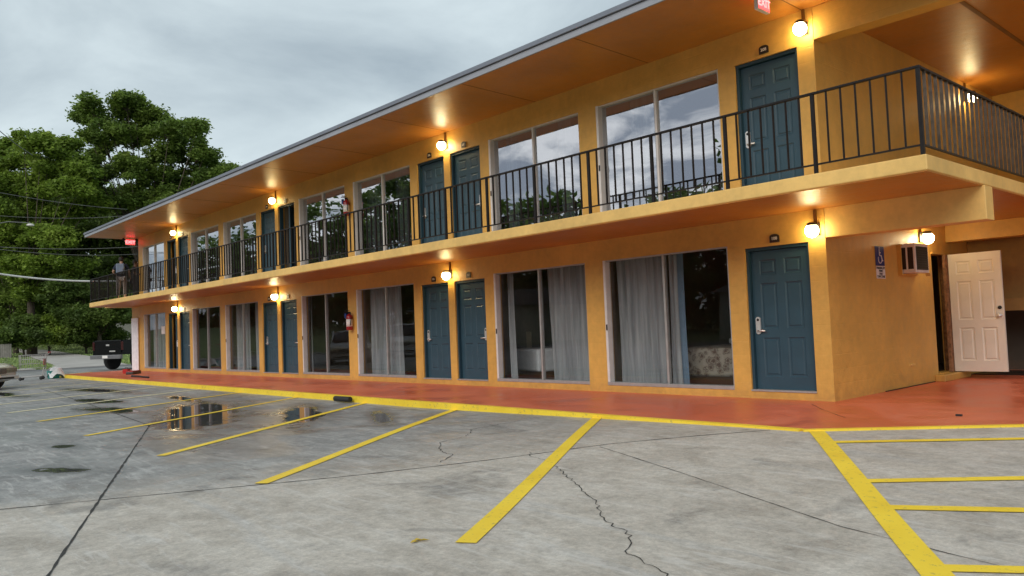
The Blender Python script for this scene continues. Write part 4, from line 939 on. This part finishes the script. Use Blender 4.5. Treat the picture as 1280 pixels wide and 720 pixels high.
def cs_(x, w_, zb, zt): return (x, [(0, zb), (w_, zb), (w_, 1.15), (w_ * .98, 1.22), (w_ * .78, zt - .05), (w_ * .7, zt), (0, zt + .02)])
loft([cs_(2.06, wb, .5, 1.80), cs_(2.2, wb, .45, 1.86), cs_(3.6, wb, .45, 1.86), (4.1, [(0, .45), (wb, .45), (wb, 1.1), (wb * .97, 1.2), (wb * .9, 1.24), (wb * .8, 1.26), (0, 1.28)]), (5.2, [(0, .45), (.88, .45), (.88, .9), (.86, 1.05), (.8, 1.12), (.7, 1.15), (0, 1.18)])], 'cab', 'black_paint', tk, 0)
MB().box(2.045, 2.055, -.62, .62, 1.30, 1.72).build('rear_window', 'window_dark', tk)

# ------------------------------------------------------------------ people on the far end of the balcony
def skinmesh(name, pts, edges, radii, mat, parent=None, root=0, lvl=2):
    me = bpy.data.meshes.new(name); me.from_pydata(pts, edges, []); me.materials.append(M[mat]); o = link(name, me, parent)
    md = o.modifiers.new('skin', 'SKIN'); md.use_smooth_shade = True
    for i, r in enumerate(radii):
        me.skin_vertices[0].data[i].radius = (r, r) if not isinstance(r, tuple) else r
        me.skin_vertices[0].data[i].use_root = (i == root)
    s = o.modifiers.new('sub', 'SUBSURF'); s.levels = lvl; s.render_levels = lvl; return o
def person(loc, rz, label, H, shirt, legs, skin, pose):
    p = thing('person', label, 'person', loc, rz); k = H / 1.75
    J = {'pel': (0, 0, .95), 'sp': (0, .01, 1.12), 'ch': (0, .0, 1.33), 'nk': (0, .01, 1.50), 'hd0': (0, .025, 1.56), 'hd': (0, .03, 1.64), 'hd2': (0, .02, 1.71),
         'shl': (.18, 0, 1.42), 'shr': (-.18, 0, 1.42), 'ell': pose['ell'], 'elr': pose['elr'], 'wrl': pose['wrl'], 'wrr': pose['wrr'],
         'hpl': (.095, 0, .90), 'hpr': (-.095, 0, .90), 'knl': (.11, .03, .50), 'knr': (-.12, .02, .50), 'anl': (.12, -.02, .09), 'anr': (-.13, -.02, .09), 'tol': (.14, .16, .035), 'tor': (-.15, .16, .035)}
    E_ = [('pel', 'sp'), ('sp', 'ch'), ('ch', 'nk'), ('nk', 'hd0'), ('hd0', 'hd'), ('hd', 'hd2'), ('ch', 'shl'), ('ch', 'shr'), ('shl', 'ell'), ('shr', 'elr'), ('ell', 'wrl'), ('elr', 'wrr'), ('pel', 'hpl'), ('pel', 'hpr'), ('hpl', 'knl'), ('hpr', 'knr'), ('knl', 'anl'), ('knr', 'anr'), ('anl', 'tol'), ('anr', 'tor')]
    Rr = {'pel': (.14, .105), 'sp': (.13, .10), 'ch': (.15, .105), 'nk': .055, 'hd0': .062, 'hd': (.082, .10), 'hd2': (.06, .075), 'shl': .06, 'shr': .06, 'ell': .042, 'elr': .042, 'wrl': .028, 'wrr': .028, 'hpl': .085, 'hpr': .085, 'knl': .058, 'knr': .058, 'anl': .038, 'anr': .038, 'tol': .03, 'tor': .03}
    for sd_ in 'lr':
        wr = Vector(J['wr' + sd_]); el = Vector(J['el' + sd_]); d = (wr - el).normalized(); a = Vector((0, 1, 0)) if abs(d.y) < .8 else Vector((1, 0, 0)); J['pm' + sd_] = tuple(wr + d * .06); Rr['pm' + sd_] = .026; E_.append(('wr' + sd_, 'pm' + sd_))
        for q in range(4):
            off = a * (.027 - .018 * q); J[f'f{q}{sd_}'] = tuple(wr + d * .09 + off); J[f'g{q}{sd_}'] = tuple(wr + d * (.135 - .006 * abs(q - 1)) + off + Vector((0, .012, 0))); Rr[f'f{q}{sd_}'] = .009; Rr[f'g{q}{sd_}'] = .008; E_ += [('pm' + sd_, f'f{q}{sd_}'), (f'f{q}{sd_}', f'g{q}{sd_}')]
        J['t' + sd_] = tuple(wr + d * .05 + a * .045); Rr['t' + sd_] = .010; E_.append(('wr' + sd_, 't' + sd_))
    ks = list(J); idx = {n_: i for i, n_ in enumerate(ks)}
    sc_ = lambda v: tuple(q * k for q in v); rr = lambda r: tuple(q * k for q in r) if isinstance(r, tuple) else r * k
    skinmesh('body', [sc_(J[n_]) for n_ in ks], [(idx[a], idx[c]) for a, c in E_], [rr(Rr[n_]) for n_ in ks], skin, p, 0)
    def garment(nm, names, edges, rad_, mat): 
        ii = {n_: i for i, n_ in enumerate(names)}; skinmesh(nm, [sc_(J[n_]) for n_ in names], [(ii[a], ii[c]) for a, c in edges], [rr(r) for r in rad_], mat, p, 0)
    J['slv_l'] = tuple(Vector(J['shl']).lerp(Vector(J['ell']), .75)); J['slv_r'] = tuple(Vector(J['shr']).lerp(Vector(J['elr']), .75)); J['hem'] = (0, 0, .86)
    garment('shirt', ['hem', 'pel', 'sp', 'ch', 'shl', 'shr', 'slv_l', 'slv_r'], [('hem', 'pel'), ('pel', 'sp'), ('sp', 'ch'), ('ch', 'shl'), ('ch', 'shr'), ('shl', 'slv_l'), ('shr', 'slv_r')], [(.19, .14), (.185, .14), (.175, .135), (.185, .135), .085, .085, .068, .068], shirt)
    J['cal'] = tuple(Vector(J['knl']).lerp(Vector(J['anl']), pose.get('leg', .9))); J['car'] = tuple(Vector(J['knr']).lerp(Vector(J['anr']), pose.get('leg', .9)))
    garment('trousers', ['pel', 'hpl', 'hpr', 'knl', 'knr', 'cal', 'car'], [('pel', 'hpl'), ('pel', 'hpr'), ('hpl', 'knl'), ('hpr', 'knr'), ('knl', 'cal'), ('knr', 'car')], [(.165, .125), .105, .105, .088, .088, .078, .078], legs)
    hr = MB(); n_ = 12; prof = [(.001, .115), (.045, .108), (.078, .08), (.094, .04), (.096, .0), (.088, -.045), (.06, -.06)]
    hr.lathe([(r * k, z * k) for r, z in prof], n_, (0, .005 * k, 1.665 * k)); hr.build('hair', 'hair', p)
    for s in (-1, 1): 
        MB().box(s * .078 * k, s * .09 * k, .01 * k, .035 * k, 1.60 * k, 1.66 * k).build('ear', skin, p, bevel=.008)
        MB().lathe([(0.001, -.012), (.011, -.006), (.012, .004), (0.001, .012)], 8, (s * .033 * k, .117 * k, 1.655 * k)).build('eye', 'label_white', p)
        t_ = J['to' + ('l' if s > 0 else 'r')]; MB().box((t_[0] - .045) * k, (t_[0] + .045) * k, (t_[1] - .24) * k, (t_[1] + .05) * k, .0, .085 * k).build('shoe', 'shoe_white', p, bevel=.03)
    MB().box(-.012 * k, .012 * k, .11 * k, .145 * k, 1.615 * k, 1.65 * k).build('nose', skin, p, bevel=.008); MB().box(-.025 * k, .025 * k, .11 * k, .122 * k, 1.575 * k, 1.583 * k).build('mouth', 'ext_red', p)
    return p
# local +y is the facing direction; both look away along the balcony (towards +x / -y)
f1 = rad(-115)
p1 = person((28.1, .95, ZF), f1, 'person in navy shirt and pale trousers with a grey backpack, seen from behind', 1.72, 'shirt_navy', 'trousers_pale', 'skin',
            {'ell': (.30, -.02, 1.17), 'elr': (-.31, .02, 1.17), 'wrl': (.30, .08, .93), 'wrr': (-.22, .20, 1.05), 'leg': .75})
bp = thing('backpack', 'grey-blue backpack on the back of the person in pale trousers', 'backpack', (28.1, .95, ZF), f1)
MB().box(-.155, .155, -.27, -.14, 1.05, 1.46).build('pack', 'backpack_grey', bp, bevel=.05, seg=3)
MB().box(-.11, .11, -.30, -.271, 1.08, 1.26).build('pocket', 'backpack_grey', bp, bevel=.02)
for s in (-1, 1): MB().tube([(s * .11, -.15, 1.44), (s * .12, -.02, 1.50), (s * .12, .12, 1.42), (s * .13, .12, 1.25), (s * .14, -.12, 1.1)], .018, 6).build('strap', 'shirt_black', bp)
person((29.25, .10, ZF), rad(150), 'person in black clothes standing past the far wall end on the balcony', 1.72, 'shirt_black', 'shirt_black', 'skin_dark',
       {'ell': (.29, .05, 1.16), 'elr': (-.29, .05, 1.16), 'wrl': (.20, .27, 1.15), 'wrr': (-.24, .12, .93), 'leg': 1.0})

# ------------------------------------------------------------------ trees
def leafcloud(name, clumps, nleaf, ls, mat, par=None, seed=0):
    g = np.random.default_rng(seed); C = []; 
    for (c, r) in clumps:
        d = g.normal(size=(nleaf, 3)); d /= np.linalg.norm(d, axis=1)[:, None]; rr = r * np.where(g.uniform(size=(nleaf, 1)) < .14, g.uniform(1, 1.55, (nleaf, 1)), g.uniform(.35, 1, (nleaf, 1)) ** .6); q = d * rr; q[:, 2] *= .62; C.append(np.array(c) + q)
    C = np.concatenate(C); n = len(C)
    a = g.normal(size=(n, 3)); a[:, 2] *= .45; a /= np.linalg.norm(a, axis=1)[:, None]; b_ = np.cross(a, g.normal(size=(n, 3)) * [.6, .6, 1.0]); b_ /= np.linalg.norm(b_, axis=1)[:, None] + 1e-9
    s = ls * g.uniform(.55, 1.25, (n, 1)); a = a * s; b_ = b_ * s * .5
    V = np.stack([C - a, C - b_, C + a, C + b_], 1).reshape(-1, 3).astype(np.float32)
    me = bpy.data.meshes.new(name); me.vertices.add(4 * n); me.vertices.foreach_set('co', V.ravel()); me.loops.add(4 * n); me.loops.foreach_set('vertex_index', np.arange(4 * n, dtype=np.int32)); me.polygons.add(n)
    me.polygons.foreach_set('loop_start', np.arange(0, 4 * n, 4, dtype=np.int32)); me.update(calc_edges=True); me.validate(); me.materials.append(M[mat]); return link(name, me, par)
def make_tree(loc, lobes, h0, label, mat, seed, ncl=9, nleaf=150, ls=.2, cr=.75, tr=.28, group=None, name='tree', cat='tree'):
    """lobes: (x,y,z,r) local crown lobes"""
    g = random.Random(seed); t_ = thing(name, label, cat, loc, 0, group); cl = []
    tb_ = MB(); tb_.tube([(0, 0, -.4), (.05, 0, h0 * .5), (0, .05, h0), (0, .1, h0 * 1.5)], [tr * 1.35, tr, tr * .8, tr * .45], 10)
    for (x, y, z, r) in lobes:
        mid = (x * .45, y * .45, h0 + (z - h0) * .5); tb_.tube([(0, 0, h0 * .85), mid, (x, y, z)], [tr * .26, tr * .14, tr * .04], 6)
        for _ in range(max(4, int(ncl * max(r, .6) * 1.0))):
            a = g.uniform(0, 6.28); u = g.uniform(-.8, 1); q = math.sqrt(max(0, 1 - u * u)); rr = r * g.uniform(.3, 1.05)
            cl.append(((x + rr * q * math.cos(a), y + rr * q * math.sin(a), z + rr * u * .85), cr * g.uniform(.6, 1.25)))
            if g.random() < .35: tb_.tube([(x * .8, y * .8, z * .95), cl[-1][0]], [tr * .14, tr * .05], 4)
    tb_.build('trunk', 'bark', t_)
    leafcloud('crown', cl, nleaf, ls, mat, t_, seed); return t_
RV, UV, FV = np.array(_r), np.array(_u), np.array(_f); CV = np.array([-5.2205, 10.4239, 1.19607])
def at(px, py, d):
    v = CV + (FV + (px - 640) / 987.494 * RV - (py - 360) / 987.494 * UV) * d; return v
def zt_(x): return zter(x, 0)
# the tall tree whose crown stands against the sky (lobes given in metres round its trunk foot)
def lobes_from(pts, D, base, depth=2.5, seed=0):
    g = random.Random(seed); L2 = []
    for (px, py, rp) in pts:
        v = at(px, py, D + g.uniform(-depth, depth)); L2.append((v[0] - base[0], v[1] - base[1], v[2] - base[2], rp * D / 987.494))
    return L2
D = 66; b0 = at(190, 425, D); b0[2] = zt_(b0[0])
big = [(112, 132, 13), (105, 143, 10), (122, 150, 12), (157, 125, 14), (150, 140, 16), (168, 135, 15), (185, 148, 18), (203, 155, 15), (212, 160, 9), (140, 165, 20), (165, 170, 24), (195, 185, 26), (235, 163, 14), (248, 158, 12), (225, 185, 20), (240, 200, 20), (258, 190, 13), (266, 205, 9),
       (130, 195, 22), (112, 172, 8), (160, 210, 28), (200, 220, 28), (240, 232, 22), (262, 222, 12), (280, 215, 8), (292, 212, 6), (120, 215, 22), (215, 250, 28), (170, 250, 28), (130, 250, 25), (250, 255, 20)]
make_tree(tuple(b0), lobes_from(big, D, b0, 2.0, 1), 5.0, 'tallest leafy tree, its lobed crown rising against the sky behind the roof end', 'leaf_mid', 11, 9, 330, .155, .70, .36)
D = 61; b1 = at(40, 428, D); b1[2] = zt_(b1[0])
left = [(8, 182, 14), (0, 200, 20), (30, 178, 12), (52, 176, 12), (70, 182, 12), (88, 184, 12), (28, 200, 20), (60, 205, 20), (90, 205, 18), (10, 230, 22), (45, 235, 24), (80, 235, 24), (105, 225, 18), (20, 262, 22), (60, 268, 24), (95, 262, 22), (118, 250, 18), (20, 298, 26), (52, 300, 26), (20, 335, 24), (58, 332, 24), (82, 300, 22), (92, 335, 20), (-12, 310, 26), (36, 362, 18), (-20, 190, 22), (-25, 240, 25)]
make_tree(tuple(b1), lobes_from(left, D, b1, 2.0, 2), 4.5, 'broad bright green tree at the left edge, lower than the tallest one', 'leaf_bright', 12, 10, 280, .16, .72, .3)
D = 74; b2_ = at(110, 425, D); b2_[2] = zt_(b2_[0])
midd = [(20, 300, 30), (60, 305, 32), (100, 300, 32), (140, 300, 32), (180, 300, 30), (220, 290, 30), (20, 345, 30), (60, 350, 32), (100, 350, 30), (140, 345, 30), (30, 270, 25), (75, 265, 25), (120, 265, 25), (165, 265, 28), (-25, 300, 32), (-20, 350, 30), (210, 240, 25), (30, 235, 22), (80, 225, 22)]
make_tree(tuple(b2_), lobes_from(midd, D, b2_, 3.0, 3), 4.5, 'dark dense tree filling the middle behind the balcony end and the cables', 'leaf_dark', 13, 12, 230, .19, 1.0, .34)
D = 60; b3 = at(125, 432, D); b3[2] = zt_(b3[0])
low = [(85, 385, 18), (105, 395, 20), (130, 400, 20), (150, 392, 18), (70, 365, 18), (100, 362, 20), (135, 368, 20), (158, 372, 12), (120, 415, 12), (95, 412, 14), (160, 398, 9)]
make_tree(tuple(b3), lobes_from(low, D, b3, 1.5, 4), 1.6, 'low round dark tree hanging over the lawn behind the pickup truck', 'leaf_dark', 14, 14, 240, .13, .65, .18)
D = 64; b4 = at(20, 428, D); b4[2] = zt_(b4[0])
l4 = [(15, 270, 22), (50, 285, 20), (20, 300, 24), (52, 318, 20), (-5, 330, 22), (20, 375, 20), (45, 372, 20), (60, 392, 16), (10, 395, 16), (35, 350, 18), (-5, 360, 18), (68, 350, 16), (48, 330, 16), (10, 330, 18)]
l4 += [(36, 392, 20), (30, 365, 20), (50, 300, 20), (30, 325, 22), (0, 285, 22), (62, 372, 16), (36, 410, 14)]
make_tree(tuple(b4), lobes_from(l4, D, b4, 1.5, 5), 2.0, 'mid green small tree over the lawn near the left edge', 'leaf_mid', 15, 13, 230, .14, .7, .18)
D = 58; b5 = at(30, 431, D); b5[2] = zt_(b5[0])
make_tree(tuple(b5), lobes_from([(24, 408, 13), (38, 405, 14), (30, 420, 12), (46, 418, 10), (14, 418, 10), (22, 426, 9), (38, 426, 9), (4, 420, 9)], D, b5, .8, 6), .5, 'dark rounded shrub standing at the back of the lawn', 'leaf_dark', 16, 22, 160, .12, .5, .08, name='shrub', cat='shrub')
D = 59; b6 = at(62, 430, D); b6[2] = zt_(b6[0])
make_tree(tuple(b6), lobes_from([(58, 408, 11), (68, 402, 12), (78, 412, 11), (64, 420, 10), (52, 422, 8), (76, 424, 8)], D, b6, .8, 6), .5, 'bright green shrub right of the dark rounded one', 'leaf_bright', 17, 20, 150, .12, .5, .08, name='shrub', cat='shrub')
D = 61; b7 = at(108, 429, D); b7[2] = zt_(b7[0])
make_tree(tuple(b7), lobes_from([(92, 412, 12), (106, 408, 14), (122, 410, 14), (138, 414, 12), (100, 422, 10), (116, 423, 10), (132, 424, 9), (88, 424, 8), (148, 420, 9)], D, b7, .8, 9), .5, 'low dark bushes under the tree beside the pickup truck', 'leaf_dark', 18, 20, 150, .12, .5, .08, name='shrub', cat='shrub')
# far wood closing the view beneath the crowns
cl = []; g = random.Random(5)
for _ in range(900):
    px, py, d_ = g.uniform(-180, 330), g.uniform(235, 428), g.uniform(82, 98); v = at(px, py, d_); cl.append((tuple(v), g.uniform(1.0, 1.9)))
for _ in range(160):
    px, py, d_ = g.uniform(230, 420), g.uniform(330, 425), g.uniform(76, 90); v = at(px, py, d_); cl.append((tuple(v), g.uniform(1.2, 2.0)))
o = leafcloud('woodland', cl, 150, .42, 'leaf_dark', None, 21); tag(o, 'dark mass of woodland far behind the lawn', 'woodland', kind='stuff')

cl = []
for _ in range(1900):
    x_ = g.uniform(-60, 190); top = 16.6 + 1.8 * math.sin(x_ * .21) + 1.3 * math.sin(x_ * .53 + 1) + max(0, min(11, (x_ - 62) * .3))
    cl.append(((x_, g.uniform(58, 70), g.uniform(.5, top) * g.uniform(.8, 1)), g.uniform(1.4, 2.4)))
o = leafcloud('woodland', cl, 70, .6, 'leaf_dark', None, 22); tag(o, 'dark woodland beyond the houses across the road, behind the camera', 'woodland', kind='stuff')
# trees and houses across the road behind the camera (what the windows mirror)
proto = None
for i, (x, y, s, rz) in enumerate([(6, 43, 1.0, .3), (17, 46, .9, 1.4), (33, 40, 1.0, 2.2), (43, 44, 1.25, .9), (56, 41, .85, 3.1), (70, 45, 1.1, 4.4), (88, 44, 1.0, 5.2), (-8, 44, .9, 2.9), (104, 40, 1.2, .1), (26, 52, 1.0, 4.0), (62, 56, 1.1, 2.0), (-24, 46, 1.1, 3.9)]):
    if proto is None:
        lb = [(0, 0, 6.2, 2.2), (1.8, .6, 5.2, 1.9), (-1.9, .2, 5.0, 2.0), (.3, 1.9, 4.9, 1.9), (0, -1.9, 5.2, 1.9), (1.2, -1.4, 3.9, 1.5), (-1.5, 1.2, 3.8, 1.5)]
        proto = make_tree((x, y, -.15), lb, 2.6, '', 'leaf_dark', 31, 8, 90, .26, .85, .24, group='trees across the road behind the camera'); o = proto
    else: o = dup(proto)
    o.location = (x, y, -.15); o.rotation_euler = (0, 0, rz); o.scale = (s,) * 3; o['label'] = 'dark leafy tree across the road, seen only mirrored in the windows'
def house(loc, rz, wd, dp, h, label):
    hs = thing('house', label, 'house', loc, rz)
    MB().box(-wd / 2, wd / 2, -dp / 2, dp / 2, -.3, h).build('wall', 'house_wall', hs)
    MB().add([(-wd / 2 - .5, -dp / 2 - .5, h), (wd / 2 + .5, -dp / 2 - .5, h), (wd / 2 + .5, dp / 2 + .5, h), (-wd / 2 - .5, dp / 2 + .5, h), (-wd / 2 + 1, 0, h + 1.5), (wd / 2 - 1, 0, h + 1.5)], [(3, 2, 1, 0), (0, 1, 5, 4), (1, 2, 5), (2, 3, 4, 5), (3, 0, 4)]).build('roof', 'house_roof', hs)
    for q in (-.3, .05, .32):
        wn = MB().box(q * wd - .6, q * wd + .6, -dp / 2 - .03, -dp / 2 + .02, 1.0, 2.1).build('window', 'window_dark', hs)
        MB().box(q * wd - .68, q * wd + .68, -dp / 2 - .06, -dp / 2 - .031, .93, 1.0).build('sill', 'label_white', wn)
    MB().box(.17 * wd - .45, .17 * wd + .45, -dp / 2 - .03, -dp / 2 + .02, .05, 2.1).build('door', 'wood_dark', hs)
    return hs
house((15, 35, -.1), 0, 14, 8, 2.9, 'low pale house across the road, mirrored in the near windows')
house((47, 35, -.1), 0, 15, 8, 2.9, 'low pale house across the road, mirrored in the far windows')
hp = at(163, 408, 66); house((hp[0] + 3, hp[1] - 6.0, .4), math.atan2(hp[1] - 10.4, hp[0] + 5.2) + rad(90) + math.pi, 12, 7, 3.4, 'pale house glimpsed between the low tree and the motel end')
# fence and far details
fn = thing('fence', 'weathered grey board fence at the left edge behind the lawn', 'fence', (0, 0, 0))
fa, fb_ = at(-30, 428, 57), at(13, 428, 57); dd = (fb_ - fa); dd[2] = 0; ln = np.linalg.norm(dd); dd /= ln
fn.location = (fa[0], fa[1], zt_(fa[0])); fn.rotation_euler = (0, 0, math.atan2(dd[1], dd[0])); k = 0; bm_ = None
while k * .16 < ln:
    if bm_ is None: bm_ = MB().box(0, .145, 0, .02, -.05, .95).build('board', 'wood_grey', fn); q = bm_
    else: q = bm_.copy(); COL.objects.link(q)
    q.location = (k * .16, 0, random.uniform(-.01, .01)); k += 1
MB().box(0, ln, .021, .06, .2, .28).build('rail', 'wood_grey', fn); MB().box(0, ln, .021, .06, .75, .83).build('rail', 'wood_grey', fn)
# overhead cables
def cable(a, c, d1, d2, r, sag, label, mat):
    p, q = Vector(at(*a, d1)), Vector(at(*c, d2)); e_ = (q - p); p2 = p - e_ * .6; q2 = q + e_ * .5
    pts = [p2.lerp(q2, i / 24) - Vector((0, 0, sag * 4 * (i / 24) * (1 - i / 24) - sag * .85)) for i in range(25)]
    tag(MB().tube(pts, r, 5).build('utility_cable', mat), label, 'cable', 'overhead cables crossing the trees')
cable((0, 343), (140, 353), 36, 39, .045, .5, 'thick pale cable, lowest of those crossing the trees', 'cable_grey')
cable((0, 309), (140, 311), 36, 38, .014, .3, 'thin grey cable crossing the trees at exit-sign height', 'cable_dark')
cable((0, 312), (120, 320), 37, 39, .012, .3, 'thin grey cable just below the exit-sign-height one', 'cable_dark')
cable((0, 270), (120, 273), 36, 38, .012, .3, 'thin dark cable crossing the left trees above street lamp height', 'cable_dark')
cable((0, 241), (110, 258), 38, 41, .015, .2, 'dark cable sloping down across the upper left tree', 'cable_dark')
cable((0, 164), (28, 186), 36, 39, .02, .1, 'dark cable dropping across the sky at the left edge', 'cable_dark')
sl = thing('street_lamp', 'white street lamp head on a dark pole in front of the left trees', 'street lamp', tuple(at(-16, 430, 44)))
sl.location.z = -.05; lp = at(38, 281, 44); hx, hy = lp[0] - sl.location.x, lp[1] - sl.location.y; hz = lp[2] + .05
MB().tube([(0, 0, 0), (0, 0, hz + .3)], [.07, .05], 8).build('pole', 'bark', sl); MB().tube([(0, 0, hz + .1), (hx * .5, hy * .5, hz + .25), (hx, hy, hz + .1)], .03, 6).build('arm', 'cable_dark', sl)
MB().lathe([(0.01, .06), (.12, .05), (.2, .0), (.16, -.06), (0.01, -.08)], 14, (hx, hy, hz)).build('head', 'label_white', sl)
